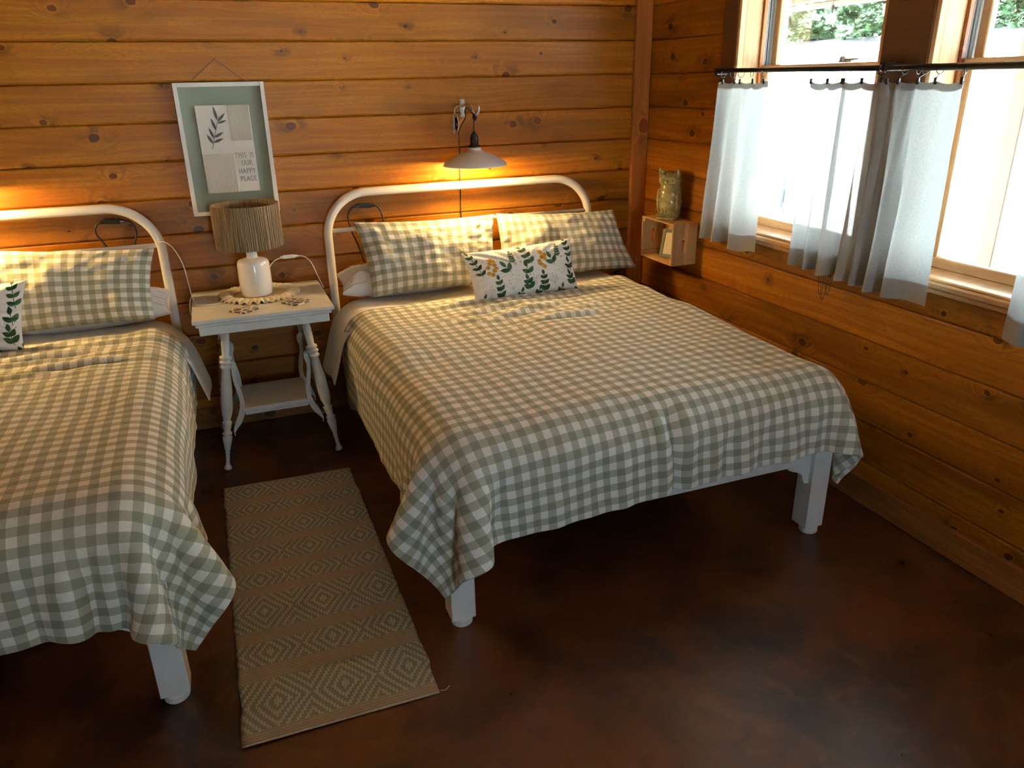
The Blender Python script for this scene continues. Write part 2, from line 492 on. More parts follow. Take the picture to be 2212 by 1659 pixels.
for k in range(-4, 12):
    z1 = ZT - RH * k - .0005; z0 = z1 - RH + .001
    if z1 <= WZ0 or z0 >= WZ1:
        right_plank(0, YF, z0, z1)
    elif z0 < WZ0 < z1:
        right_plank(0, YF, z0, WZ0, [(a, b, WZ0 - .008, z1) for a, b in gaps])
    elif z0 < WZ1 < z1:
        right_plank(0, YF, WZ1, z1, [(a, b, z0, WZ1 + .008) for a, b in gaps])
    else:
        for a, b in gaps: right_plank(a, b, z0, z1)

def vboard(name, lo, hi, mat, bev=.004, parent=None):
    """vertical board whose local X runs up"""
    lo, hi = Vector(lo), Vector(hi); c = (lo + hi) / 2; d = (hi - lo) / 2
    # local axes: X = world Z, Y = world Y, Z = -world X
    bm = boxes(((-d.z, -d.y, -d.x), (d.z, d.y, d.x), bev))
    o = obj(name, bm, mat, parent); o.location = c; o.rotation_euler = (0, -PI / 2, 0)
    return o
def hboard(name, lo, hi, mat, bev=.004, parent=None):
    """board along world Y, local X along Y"""
    lo, hi = Vector(lo), Vector(hi); c = (lo + hi) / 2; d = (hi - lo) / 2
    bm = boxes(((-d.y, -d.x, -d.z), (d.y, d.x, d.z), bev))
    o = obj(name, bm, mat, parent); o.location = c; o.rotation_euler = (0, 0, PI / 2)
    return o
struct(vboard('trim_1', (-.112, -.030, 0), (.0, .0, CEIL), 'post', .005))
struct(vboard('trim_2', (-.012, WIN[0][0] - .001, WZ0 - .02), (.004, WIN[0][0] + .118, CEIL), 'darktrim'))
struct(vboard('trim_3', (-.012, WIN[1][0] - .001, WZ0 - .02), (.004, WIN[0][1] + .001, CEIL), 'darktrim'))
bb = struct(obj('baseboard_back', boxes(((-(-XL) / 2, -.02, -.065), (-XL / 2, 0, .065), .003)), 'base')); bb.location = (XL / 2, -.0005, .066)
struct(hboard('baseboard_right', (-.026, YF, .001), (-.0005, -.031, .130), 'base', .003))

# windows --------------------------------------------------------------
def window(n, y0, y1):
    """double hung unit in the opening y0 (far jamb) .. y1 (near jamb)"""
    root = struct(empty('window_%d' % n, (0, (y0 + y1) / 2, WZ0)))
    def loc(o):
        o.location = o.location - root.location; o.parent = root; return o
    x0, x1 = -.006, .29
    # casing edge + jamb boards on the sides, head and stool
    for s, ya in ((-1, y0), (1, y1)):
        def yy(a, b): return (ya + s * min(a * 1, b * 1), ya + s * max(a, b))
        def vb(name, xa, xb, t0, t1, mat):
            lo_, hi_ = sorted((ya + s * t0, ya + s * t1))
            loc(vboard(name, (xa, lo_, WZ0 + .02), (xb, hi_, WZ1 - .01), mat, .002))
        vb('jamb_edge', x0, .028, 0, .020, 'rawpine')
        vb('jamb', .030, .128, 0, .017, 'rawpine')
        vb('stop', .128, .152, 0, .030, 'post')
        for i in range(4):
            vb('track', .153 + i * .012, .161 + i * .012, .0, .022 - .004 * (i % 2), 'foam')
        vb('track', .201, .290, .0, .014, 'foam')
    loc(hboard('head', (x0, y1, WZ1 - .02), (.29, y0, WZ1), 'rawpine', .002))
    loc(hboard('stool', (-.022, y1 - .02, WZ0 + .003), (.030, y0 + .02, WZ0 + .030), 'rawpine', .006))
    loc(hboard('sill_strip', (-.006, y1, WZ0 + .030), (.045, y0, WZ0 + .042), 'rawpine', .004))
    loc(hboard('sill', (.030, y1, WZ0 + .0), (.29, y0, WZ0 + .040), 'rawpine', .003))
    loc(hboard('apron', (-.012, y1 - .01, WZ0 - .018), (.004, y0 + .01, WZ0 + .003), 'rawpine', .004))
    a, b = y1 + .022, y0 - .022
    def sash(xa, xb, z0, z1, nm, bot, top):
        sr = loc(hboard(nm, (xa, a, z0), (xb, b, z0 + bot), 'rawpine', .004))       # bottom rail is the part, rest sub-parts
        def sub(o):
            o.location = sr.matrix_basis.inverted() @ (o.location - root.location)
            o.rotation_euler = (sr.matrix_basis.to_3x3().inverted() @ o.matrix_basis.to_3x3()).to_euler()
            o.parent = sr
        sub(hboard('rail', (xa, a, z1 - top), (xb, b, z1), 'rawpine', .004))
        sub(vboard('stile', (xa, b - .042, z0 + bot), (xb, b, z1 - top), 'rawpine', .004))
        sub(vboard('stile', (xa, a, z0 + bot), (xb, a + .042, z1 - top), 'rawpine', .004))
        sub(hboard('pane', ((xa + xb) / 2 - .003, a + .04, z0 + bot - .004), ((xa + xb) / 2 + .003, b - .04, z1 - top + .004), 'glass', 0))
    sash(.155, .190, WZ0 + .040, 1.926, 'lower_sash', .044, .030)
    sash(.200, .235, 1.898, WZ1 - .02, 'upper_sash', .028, .05)
    bm = boxes(((.158, -.05, 1.927), (.185, .03, 1.936), .002), ((.163, -.085, 1.936), (.173, .0, 1.944), .002))
    lathe(bm, [(.016, 1.93), (.016, 1.95), (.008, 1.956)], 12, (.17, .012, 0))
    lk = obj('latch', bm, 'galv'); lk.location = (0, (y0 + y1) / 2 - .1, 0); loc(lk)
    return root
for i, (a, b) in enumerate(WIN): window(i + 1, a, b)
# glazed door frame behind the camera
dr = struct(obj('door_1', boxes(*[((x - .04, YF - .14, .15), (x + .04, YF - .06, 1.95), .004) for x in (-2.41, -1.79)],
    *[((-2.37, YF - .14, z - .05), (-1.83, YF - .06, z + .05), .004) for z in (.2, 1.9)]), 'rawpine'))
obj('pane', boxes(((-2.37, YF - .103, .25), (-1.83, YF - .097, 1.86))), 'glass', dr)

# ------------------------------------------------------------------ cloth simulation (position based)
def drape(nx, ny, h, origin, sdf, steps=220, iters=5, seed=1, stiff_b=.25, fric=.85, jit=.004, skew=None):
    """sheet of nx*ny nodes, node (i,j) starts at origin + (i*h, -j*h, 0); falls on sdf(P)->(dist, normal)"""
    rng = np.random.default_rng(seed)
    I, J = np.meshgrid(np.arange(nx), np.arange(ny), indexing='ij')
    P = np.stack([origin[0] + I * h, origin[1] - J * h, np.full(I.shape, origin[2])], -1).astype(np.float64)
    if skew: P = skew(P)
    P[..., 2] += rng.normal(0, jit, I.shape)
    P[..., :2] += rng.normal(0, jit * .2, P[..., :2].shape)
    V = np.zeros_like(P)
    dt = 1 / 60.0
    def con(A, B, L, k):
        d = B - A; l = np.sqrt((d * d).sum(-1, keepdims=True)) + 1e-9
        c = d * ((l - L) / l * .5 * k)
        A += c; B -= c
    cons = []
    for s in (0, 1):
        cons += [(np.s_[s:nx - 1:2, :], np.s_[s + 1:nx:2, :], h, 1.0), (np.s_[:, s:ny - 1:2], np.s_[:, s + 1:ny:2], h, 1.0)]
    for s in (0, 1):
        cons += [(np.s_[s:nx - 1:2, :-1], np.s_[s + 1:nx:2, 1:], h * 2 ** .5, .5), (np.s_[s:nx - 1:2, 1:], np.s_[s + 1:nx:2, :-1], h * 2 ** .5, .5)]
    bend = []
    for s in range(4):
        na = len(range(s, nx - 2, 4)); nb = len(range(s, ny - 2, 4))
        bend += [((np.s_[s:s + 4 * na:4, :]), (np.s_[s + 2:s + 2 + 4 * na:4, :]), 2 * h, stiff_b),
                 ((np.s_[:, s:s + 4 * nb:4]), (np.s_[:, s + 2:s + 2 + 4 * nb:4]), 2 * h, stiff_b)]
    for st in range(steps):
        V[..., 2] -= 3.0 * dt
        V *= .965
        sp = np.sqrt((V * V).sum(-1, keepdims=True)); V *= np.minimum(1, 2.0 / (sp + 1e-6))
        Q = P + V * dt
        for it in range(iters):
            for a, b, Lr, k in cons + bend:
                A = Q[a]; B = Q[b]
                mA, mB = min(A.shape[0], B.shape[0]), min(A.shape[1], B.shape[1])
                A = A[:mA, :mB]; B = B[:mA, :mB]
                con(A, B, Lr, k)
            d, nrm = sdf(Q)
            hit = d < 0
            Q[hit] -= d[hit][:, None] * nrm[hit]
        d, nrm = sdf(Q)
        hit = d < .002
        V = (Q - P) / dt
        vt = V[hit] * (1 - fric)
        Q[hit] = P[hit] + (Q[hit] - P[hit]) * (1 - fric * .6) + 0
        d2, n2 = sdf(Q); h2 = d2 < 0; Q[h2] -= d2[h2][:, None] * n2[h2]
        V = (Q - P) / dt; V[hit] *= (1 - fric)
        P = Q
    UV = np.stack([I * h, J * h], -1).astype(np.float64)
    return P, UV

def rbox_sdf(lo, hi, r, off):
    lo, hi = np.array(lo, float), np.array(hi, float); c = (lo + hi) / 2; b = (hi - lo) / 2 - r
    def f(P):
        q = P - c; s = np.sign(q); a = np.abs(q) - b
        m = np.maximum(a, 0); l = np.sqrt((m * m).sum(-1))
        inside = np.minimum(a.max(-1), 0)
        d = l + inside - r - off
        nrm = np.where(l[..., None] > 1e-6, m / (l[..., None] + 1e-9) * s, 0)
        deep = l <= 1e-6
        if deep.any():
            k = a[deep].argmax(-1); z = np.zeros((len(k), 3)); z[np.arange(len(k)), k] = 1
            nrm[deep] = z * s[deep]
        return d, nrm
    return f

def finish_cloth(name, P, UV, mat, thick=.012, sub=1, label='', cat='', group=None, off=-1):
    me = grid_mesh(name, P, UV)
    me.materials.append(M[mat])
    o = bpy.data.objects.new(name, me); COL.objects.link(o)
    if thick:
        so = o.modifiers.new('thickness', 'SOLIDIFY'); so.thickness = thick; so.offset = off
    if sub:
        ss = o.modifiers.new('smooth', 'SUBSURF'); ss.levels = sub; ss.render_levels = sub
    tag(o, label, cat, group)
    return o
def normals(P):
    du = np.gradient(P, axis=0); dv = np.gradient(P, axis=1)
    n_ = np.cross(dv, du); n_ /= np.linalg.norm(n_, axis=-1, keepdims=True) + 1e-9
    n_[n_[..., 2].mean() < 0] *= -1
    return n_
def smooth_noise(shape, cell, rng):
    """value noise on a grid"""
    a = rng.normal(0, 1, (int(shape[0] / cell) + 3, int(shape[1] / cell) + 3))
    i = np.arange(shape[0]) / cell; j = np.arange(shape[1]) / cell
    i0, j0 = i.astype(int), j.astype(int); fi, fj = i - i0, j - j0
    fi, fj = fi * fi * (3 - 2 * fi), fj * fj * (3 - 2 * fj)
    A = a[np.ix_(i0, j0)]; B = a[np.ix_(i0 + 1, j0)]; C_ = a[np.ix_(i0, j0 + 1)]; D = a[np.ix_(i0 + 1, j0 + 1)]
    fi, fj = fi[:, None], fj[None]
    return A * (1 - fi) * (1 - fj) + B * fi * (1 - fj) + C_ * (1 - fi) * fj + D * fi * fj

# ------------------------------------------------------------------ beds
def make_bed(xa, xb, hx0, hx1, label):
    """frame outer edges xa..xb, headboard posts hx0, hx1; front legs end at y=-2.265"""
    root = empty('bed', ((xa + xb) / 2, -1.14, 0)); tag(root, label, 'bed', 'white platform beds')
    ox, oy = root.location.x, root.location.y
    def part(name, bm, mat='white', par=None, smooth=False):
        bmesh.ops.translate(bm, verts=bm.verts, vec=(-ox, -oy, 0))
        return obj(name, bm, mat, par or root, smooth)
    lw = .092; yf, yb = -2.265, -.005
    for x0 in (xa, xb - lw):
        for y0 in (yf, yb - lw):
            lg = part('leg', boxes(((x0, y0, .032), (x0 + lw, y0 + lw, .470), .003)))
            bm = bmesh.new(); lathe(bm, [(.036, .001), (.040, .006), (.040, .026), (.030, .034)], 20, (x0 + lw / 2 , y0 + lw / 2 - .012, 0))
            part('foot', bm, 'white', lg)
    part('foot_rail', boxes(((xa + lw, yf + .022, .345), (xb - lw, yf + .060, .470), .003)))
    part('head_rail', boxes(((xa + lw, yb - .06, .345), (xb - lw, yb - .022, .470), .003)))
    part('side_rail', boxes(((xa + .022, yf + lw, .345), (xa + .060, yb - lw, .470), .003)))
    part('side_rail', boxes(((xb - .060, yf + lw, .345), (xb - .022, yb - lw, .470), .003)))
    for i in range(9):
        y = yf + .2 + i * .23
        part('slat', boxes(((xa + .06, y, .440), (xb - .06, y + .07, .462), .002)))
    # scalloped corner brackets under the foot rail
    for sx, x0 in ((1, xa + lw), (-1, xb - lw)):
        pr = [(0, .350), (.115, .350), (.112, .335), (.085, .322), (.062, .315), (.040, .300), (.030, .272), (.022, .255), (0, .250)]
        bm = bmesh.new(); extrude_poly(bm, [(x0 + sx * a, yf + .024, z) for a, z in pr], (0, .030, 0))
        part('corner_bracket', bm)
    # tubular headboard
    y = -.068; R = .235; zt = 1.309; r = .0245
    pts = [(hx0, y, .42), (hx0, y, .7), (hx0, y, 1.0)]
    pts += [(hx0 + R - R * math.cos(t), y, zt - R + R * math.sin(t)) for t in np.linspace(0, PI / 2, 14)]
    pts += [(hx1 - R + R * math.sin(t), y, zt - R + R * math.cos(t)) for t in np.linspace(0, PI / 2, 14)]
    pts += [(hx1, y, 1.0), (hx1, y, .7), (hx1, y, .42)]
    hb = part('headboard_tube', tubes((pts, r), seg=16), 'pipe', None, True)
    part('cross_rail', tubes(([(hx0, y, 1.106), (hx1, y, 1.106)], .0125), seg=12), 'pipe', hb, True)
    for i in range(1, 6):
        x = hx0 + (hx1 - hx0) * (i - .2 if i < 3 else i if i == 3 else i + .2) / 6
        part('spindle', tubes(([(x, y, .50), (x, y, 1.106)], .010), seg=10), 'pipe', hb, True)
    part('lower_rail', tubes(([(hx0, y, .50), (hx1, y, .50)], .0125), seg=12), 'pipe', hb, True)
    for hx in (hx0, hx1):
        for z in (.655, .60):
            bm = bmesh.new(); lathe(bm, [(.013, 0), (.013, .5), (.009, 1)], 10, axis=((hx, y - r + .002, z), (hx, y - r - .012, z)))
            part('bolt', bm, 'black', hb)
    return root
BX0, BX1 = -2.058, -.358
CX0, CX1 = -4.655, -2.955
make_bed(BX0, BX1, -2.072, -.437, 'white bed with curved tube headboard and square legs, in the corner by the windows')
make_bed(CX0, CX1, -4.575, -2.940, 'white bed with curved tube headboard at the left edge, left of the nightstand')

def mattress(x0, x1, label):
    bm = boxes(((x0, -2.20, .463), (x1, -.10, .700), .05, 4))
    o = obj('mattress', bm, 'mattress', None, True); tag(o, label, 'mattress', 'mattresses')
    return o
mattress(BX0 + .05, BX1 - .05, 'white mattress on the bed by the windows, under the checked duvet')
mattress(CX0 + .05, CX1 - .05, 'white mattress on the left bed, under the cream-checked duvet')

h = .028
def upsample(A):
    def up(A):
        e = np.concatenate([2 * A[:1] - A[1:2], A, 2 * A[-1:] - A[-2:-1]])
        mid = (-e[:-3] + 9 * e[1:-2] + 9 * e[2:-1] - e[3:]) / 16
        out = np.empty((2 * len(A) - 1,) + A.shape[1:]); out[::2] = A; out[1::2] = mid
        return out
    return np.swapaxes(up(np.swapaxes(up(A), 0, 1)), 0, 1)
# right bed duvet
sdf1 = rbox_sdf((BX0 + .0, -2.235, .30), (BX1 - .0, .2, .700), .10, .055)
W1, L1 = 2.42, 2.08
def skew1(P):
    P[..., 1] += .10 * (P[..., 0] + 1.2); return P
P, UV = drape(int(W1 / h), int(L1 / h), h, (BX0 - .37, -.50, .80), sdf1, 230, 9, 3, .9, .6, skew=skew1)
P, UV = upsample(P), upsample(UV)
nr = normals(P)
rng = np.random.default_rng(5)
amp = smooth_noise(P.shape[:2], 18, rng) * .006 + smooth_noise(P.shape[:2], 7, rng) * .0024
def ridges(P, lst):
    o_ = np.zeros(P.shape[:2])
    for x, y, L_, w, a, hgt in lst:
        dx, dy = P[..., 0] - x, P[..., 1] - y
        s_, t_ = dx * math.cos(a) + dy * math.sin(a), -dx * math.sin(a) + dy * math.cos(a)
        t_ = t_ + .12 * s_ * s_ / L_ * (1 if hgt > 0 else -1)
        o_ += hgt * np.exp(-(s_ / L_) ** 2 - (t_ / w) ** 2)
    return o_
amp += ridges(P, [(-1.38, -.84, .26, .016, .28, .022), (-1.34, -.88, .24, .014, .28, -.014), (-1.22, -.94, .32, .015, .36, .024), (-1.18, -.985, .30, .013, .36, -.014), (-1.08, -1.12, .30, .016, .12, .020),
    (-1.06, -1.155, .28, .013, .12, -.012), (-1.5, -.70, .2, .022, .1, .026), (-.92, -.74, .3, .018, .22, .016), (-.82, -.98, .3, .016, .34, .014), (-1.55, -1.0, .22, .025, -.25, .014), (-1.0, -.62, .3, .025, .12, .022), (-1.28, -.74, .2, .014, .5, .018)])
P = P + nr * amp[..., None]
def puckers(P, lst, y0):
    o_ = np.zeros(P.shape[:2]); fz = np.clip((y0 - P[..., 1]) / .06, 0, 1) * np.clip((.78 - P[..., 2]) / .1, 0, 1)
    for x, sl, w, hgt, zt in lst:
        xc = x + sl * (.75 - P[..., 2]) + .008 * np.sin(P[..., 2] * 23 + x * 40)
        o_ += hgt * np.exp(-((P[..., 0] - xc) / w) ** 2) * np.clip((zt - P[..., 2]) / .08, 0, 1)
    return o_ * fz
nr = normals(P)
P = P + nr * puckers(P, [(-1.24, .10, .020, .016, .80), (-1.19, .10, .022, -.026, .80), (-1.13, .10, .022, .016, .80), (-1.00, .03, .025, .010, .66), (-.94, .0, .025, -.012, .64), (-.86, .02, .028, .012, .66),
    (-.76, -.04, .026, -.012, .62), (-.68, .03, .026, .012, .66), (-.60, .0, .024, -.010, .68), (-.52, .05, .026, .012, .70), (-1.40, .05, .03, .009, .66), (-1.9, -.2, .03, .012, .66), (-1.82, -.25, .03, -.010, .64)], -2.20)[..., None]
finish_cloth('duvet', P, UV, 'ging1', .016, 1, 'sage and white checked duvet spread over the bed by the windows', 'duvet')
# left bed duvet
sdf2 = rbox_sdf((CX0, -2.235, .30), (CX1, .2, .700), .10, .055)
P, UV = drape(int(W1 / h), int(2.16 / h), h, (CX0 - .35, -.44, .80), sdf2, 230, 9, 8, .9, .6)
P, UV = upsample(P), upsample(UV)
nr = normals(P); rng = np.random.default_rng(9)
amp = smooth_noise(P.shape[:2], 18, rng) * .006 + smooth_noise(P.shape[:2], 7, rng) * .0024
amp += ridges(P, [(-3.45, -.72, .35, .015, .05, .024), (-3.42, -.755, .32, .013, .05, -.014), (-3.3, -.90, .36, .015, .0, .026), (-3.28, -.935, .34, .013, .0, -.014), (-3.55, -.98, .3, .015, -.1, .022), (-3.2, -.64, .25, .018, .1, .022),
    (-3.6, -.82, .3, .015, .1, .020), (-3.35, -.54, .3, .02, .15, .02), (-3.15, -.80, .2, .014, -.15, .016), (-3.7, -1.1, .3, .018, .05, .018)])
P = P + nr * amp[..., None]
nr = normals(P)
P = P + nr * puckers(P, [(-3.05, -.2, .028, .014, .70), (-3.12, -.1, .030, -.012, .66), (-3.2, .0, .030, .012, .64), (-3.30, .02, .03, -.010, .62), (-3.42, .0, .03, .011, .64), (-3.55, .04, .03, -.010, .6), (-3.0, .15, .025, -.014, .72)], -2.20)[..., None]
finish_cloth('duvet', P, UV, 'ging2', .016, 1, 'sage and cream checked duvet on the left bed', 'duvet')

# turned-down sheets
def sheet(x0, x1, y0, Ly, hang_l, hang_r, bx0, bx1, seed, label, rot=0.0, side=-1):
    base = rbox_sdf((bx0 - .010, -2.2, .30), (bx1 + .010, .2, .700), .10, .036)
    xe = bx0 if side < 0 else bx1
    def sd(P):
        Q = P.copy()                              # the hanging end is stiff and stands away from the bed
        k = np.clip(.72 - P[..., 2], 0, .5) * .30
        near = (P[..., 0] - xe) * side > -.25
        Q[..., 0] -= side * k * near
        return base(Q)
    nx, ny = int((x1 - x0 + hang_l + hang_r) / h), int(Ly / h)
    def skew(P):
        t = (P[..., 0] - (x0 + x1) / 2)
        P[..., 1] += rot * t
        return P
    P, UV = drape(nx, ny, h, (x0 - hang_l, y0, .80), sd, 200, 8, seed, .8, .6, skew=skew)
    rg = np.random.default_rng(seed)
    P += normals(P) * (smooth_noise(P.shape[:2], 5, rg) * .004)[..., None]
    return finish_cloth('bed_sheet', P, UV, 'sheet', .004, 1, label, 'sheet')
sheet(BX0, BX1, -.16, .48, .33, .18, BX0, BX1, 21, 'white sheet on the bed by the windows, its end hanging beside the nightstand', .10, -1)
sheet(CX0, CX1, -.14, .46, .1, .37, CX0, CX1, 22, 'white sheet turned down on the left bed, a pointed end hanging over its right side', -.10, 1)

# ------------------------------------------------------------------ pillows
def pillow_pts(bl, br, tl, tr, T, nu=60, nv=40, pinch=.05, seed=1, wr=.0055, flange=.0):
    bl, br, tl, tr = [np.array(p, float) for p in (bl, br, tl, tr)]
    u = np.linspace(0, 1, nu)[:, None, None]; v = np.linspace(0, 1, nv)[None, :, None]
    a, b = 2 * u - 1, 2 * v - 1
    # concave edges
    uu = .5 + .5 * a * (1 - pinch * (1 - b * b)); vv = .5 + .5 * b * (1 - pinch * 1.6 * (1 - a * a))
    base = (bl * (1 - uu) + br * uu) * (1 - vv) + (tl * (1 - uu) + tr * uu) * vv
    nrm = np.cross(br - bl, tl - bl); nrm /= np.linalg.norm(nrm)
    prof = ((1 - np.abs(a) ** 2.6) * (1 - np.abs(b) ** 2.4)) ** .55
    rg = np.random.default_rng(seed)
    nz = smooth_noise((nu, nv), 7, rg) * wr * 1.4 + smooth_noise((nu, nv), 3, rg) * wr * .7
    edge = np.clip(1.15 - prof[..., 0], 0, 1)
    rad = np.sin(np.arctan2(b[..., 0] + 0 * a[..., 0], a[..., 0] + 0 * b[..., 0]) * 26 + nz * 300) * .0045 * edge * (prof[..., 0] > .02)
    hgt = (T / 2) * prof[..., 0] + (nz + rad) * np.clip(prof[..., 0] * 3, 0, 1)
    F_ = base + nrm * hgt[..., None]; B_ = base - nrm * (hgt * .9)[..., None]
    Wd = np.linalg.norm(br - bl); Hd = np.linalg.norm(tl - bl)
    UV = np.stack(np.broadcast_arrays(u[..., 0] * Wd, v[..., 0] * Hd), -1)
    return F_, B_, UV
def pillow(name, corners, T, mat, label, cat='pillow', group=None, uvoff=(0, 0), colors=None, **kw):
    F_, B_, UV = pillow_pts(*corners, T, **kw)
    nu, nv = F_.shape[:2]
    me = bpy.data.meshes.new(name)
    idx = np.arange(nu * nv).reshape(nu, nv); q = np.stack([idx[:-1, :-1], idx[1:, :-1], idx[1:, 1:], idx[:-1, 1:]], -1).reshape(-1, 4)
    bi = idx + nu * nv
    bi[0, :] = idx[0, :]; bi[-1, :] = idx[-1, :]; bi[:, 0] = idx[:, 0]; bi[:, -1] = idx[:, -1]
    qb = np.stack([bi[:-1, :-1], bi[:-1, 1:], bi[1:, 1:], bi[1:, :-1]], -1).reshape(-1, 4)
    V = np.concatenate([F_.reshape(-1, 3), B_.reshape(-1, 3)])
    c = V.mean(0)
    faces = np.concatenate([q, qb])
    used = np.unique(faces); remap = np.full(len(V), -1); remap[used] = np.arange(len(used))
    me.from_pydata((V[used] - c).tolist(), [], remap[faces].tolist())
    UVa = np.concatenate([UV.reshape(-1, 2), UV.reshape(-1, 2)])[used] + np.array(uvoff)
    lay = me.uv_layers.new(name='UVMap')
    li = np.empty(len(me.loops), np.int32); me.loops.foreach_get('vertex_index', li)
    lay.data.foreach_set('uv', UVa[li].astype(np.float32).ravel())
    if colors is not None:
        ca = np.concatenate([colors.reshape(-1, 3), np.full((nu * nv, 3), .8)])[used]
        at = me.color_attributes.new('print', 'FLOAT_COLOR', 'POINT')
        at.data.foreach_set('color', np.concatenate([ca, np.ones((len(ca), 1))], 1).astype(np.float32).ravel())
    me.polygons.foreach_set('use_smooth', [True] * len(me.polygons))
    me.materials.append(M[mat])
    o = bpy.data.objects.new(name, me); COL.objects.link(o); o.location = c
    ss = o.modifiers.new('smooth', 'SUBSURF'); ss.levels = 0 if colors is not None else 1; ss.render_levels = ss.levels
    tag(o, label, cat, group)
    return o
ZP = .765
pillow('bed_pillow', ((-1.905, -.370, .770), (-1.165, -.370, .770), (-1.952, -.185, 1.168), (-1.105, -.185, 1.150)), .17, 'ging1',
       'sage-checked pillow by the nightstand, propped on the bed by the windows', group='checked pillows on the bed by the windows', seed=4)
pillow('bed_pillow', ((-1.150, -.350, .768), (-.225, -.350, .768), (-1.105, -.175, 1.152), (-.320, -.190, 1.118)), .16, 'ging1',
       'sage-checked pillow propped on the bed by the windows, nearest the room corner', group='checked pillows on the bed by the windows', seed=6, uvoff=(.013, .01))
pillow('bed_pillow', ((-3.86, -.35, .772), (-3.012, -.33, .775), (-3.86, -.18, 1.195), (-2.962, -.18, 1.115)), .18, 'ging2',
       'sage-checked pillow propped against the headboard of the left bed', seed=8)
# white sleeping pillows beneath
pillow('bed_pillow', ((-2.070, -.335, .800), (-1.25, -.28, .790), (-2.065, -.115, .865), (-1.25, -.115, .85)), .20, 'sheet',
       'white pillow lying flat under the checked pillow, beside the nightstand', seed=14)
pillow('bed_pillow', ((-1.22, -.28, .775), (-.42, -.28, .775), (-1.22, -.095, .84), (-.42, -.095, .84)), .10, 'sheet',
       'white pillow lying flat under the checked pillows near the room corner', seed=15)
pillow('bed_pillow', ((-3.80, -.28, .785), (-2.930, -.30, .790), (-3.80, -.095, .85), (-2.925, -.095, .87)), .20, 'sheet',
       'white pillow lying flat on the left bed, under the checked pillow', seed=16)

# floral lumbar print -----------------------------------------------------
def paint_floral(nu, nv, asp=2.15):
    u = np.linspace(0, 1, nu)[:, None] * asp * np.ones((1, nv)); v = np.ones((nu, 1)) * np.linspace(0, 1, nv)[None]
    img = np.ones((nu, nv, 3)) * np.array((.84, .83, .80))
    def blend(mask, col):
        img[:] = img * (1 - mask[..., None]) + np.array(col) * mask[..., None]
    sm = lambda d, e=.006: np.clip(.5 - d / e, 0, 1)
    G = [(.035, .085, .040), (.055, .115, .050), (.028, .070, .034)]
    def leaf(x, y, ang, L_, w, col):
        dx, dy = u - x, v - y
        s = (dx * math.cos(ang) + dy * math.sin(ang)) / L_; t = (-dx * math.sin(ang) + dy * math.cos(ang)) / w
        sc = np.clip(s, 0, 1)
        prof = np.sin(PI * sc ** .8) ** .9
        m = sm((np.abs(t) - prof) * w) * (s > 0) * (s < 1)
        blend(m, col)
        blend(m * sm(np.abs(t) * w - .003, .004) * .5, [c * 1.7 for c in col])
    def line(x0, y0, x1, y1, wd, col):
        dx, dy = x1 - x0, y1 - y0; L2 = dx * dx + dy * dy
        t = np.clip(((u - x0) * dx + (v - y0) * dy) / L2, 0, 1)
        d = np.hypot(u - x0 - t * dx, v - y0 - t * dy)
        blend(sm(d - wd, .004), col)
    def dot(x, y, r, col):
        blend(sm(np.hypot(u - x, v - y) - r), col)
    rr = random.Random(3)
    def sprig(x0, y0, x1, y1, n_, L_, w):
        col = G[rr.randrange(3)]
        line(x0, y0, x1, y1, .006, col)
        a = math.atan2(y1 - y0, x1 - x0)
        for i in range(n_):
            t = (i + .3) / n_; x, y = x0 + (x1 - x0) * t, y0 + (y1 - y0) * t
            for s in (-1, 1):
                leaf(x, y, a + s * (.75 + rr.random() * .2), L_ * (1 - .25 * t), w * (1 - .2 * t), G[rr.randrange(3)])
        leaf(x1, y1, a, L_ * .85, w * .8, col)
    def twig(x, y, sc, col=(.33, .36, .34)):
        for i in range(7):
            a = PI / 2 + (i - 3) * .28 + rr.uniform(-.1, .1); L_ = sc * rr.uniform(.6, 1)
            line(x, y, x + L_ * math.cos(a), y + L_ * math.sin(a), .0016, col)
            dot(x + L_ * math.cos(a), y + L_ * math.sin(a), .010, col)
            dot(x + .7 * L_ * math.cos(a + .1), y + .7 * L_ * math.sin(a + .1), .008, col)
    def fl(x, y, s):
        for i in range(9):
            c = [(.62, .34, .05), (.70, .42, .09), (.52, .26, .04)][i % 3]
            px, py = x + s * rr.uniform(-.09, .09) - (i - 4) * -.012, y + (i - 4) * .038 * s
            dot(px, py, .043 * s, c); dot(px + .008, py + .008, .014 * s, (.40, .19, .03))
    o = asp / 2.15
    for k, (x, y) in enumerate([(.30, .05), (.42, .62), (.75, .10), (.72, .65), (1.20, .12), (1.28, .66), (1.62, .12), (1.60, .66), (1.95, .2), (.95, .7)]):
        twig(x, y, .20 + .05 * (k % 3))
    sprig(.20, .45, .08, .92, 4, .125, .033)
    fl(.40, .60, 1.0); sprig(.52, -.02, .47, .33, 3, .13, .040)
    sprig(.74, .44, .66, .56, 1, .20, .050)
    sprig(.82, .62, .82, .84, 4, .09, .024)
    sprig(1.20, .55, 1.06, .92, 3, .15, .048)
    sprig(1.12, .33, 1.08, .50, 1, .17, .048); sprig(1.10, .06, 1.06, .24, 2, .155, .046)
    fl(1.42, .62, 1.05); sprig(1.42, .0, 1.40, .30, 3, .13, .040)
    sprig(1.68, .48, 1.62, .62, 1, .20, .050)
    sprig(1.78, .64, 1.78, .86, 4, .09, .024)
    sprig(2.08, .60, 1.98, .95, 3, .13, .036); sprig(2.05, .36, 2.02, .5, 1, .16, .042); sprig(2.04, .08, 2.0, .26, 2, .15, .042)
    for x in (.14, .90, 1.27, 1.75, 2.12): sprig(x, -.06, x + .03, .04, 1, .11, .035)
    dot(.86, .60, .03, (.70, .48, .2)); dot(.98, .62, .026, (.70, .48, .2)); dot(1.86, .63, .026, (.70, .48, .2))
    return img
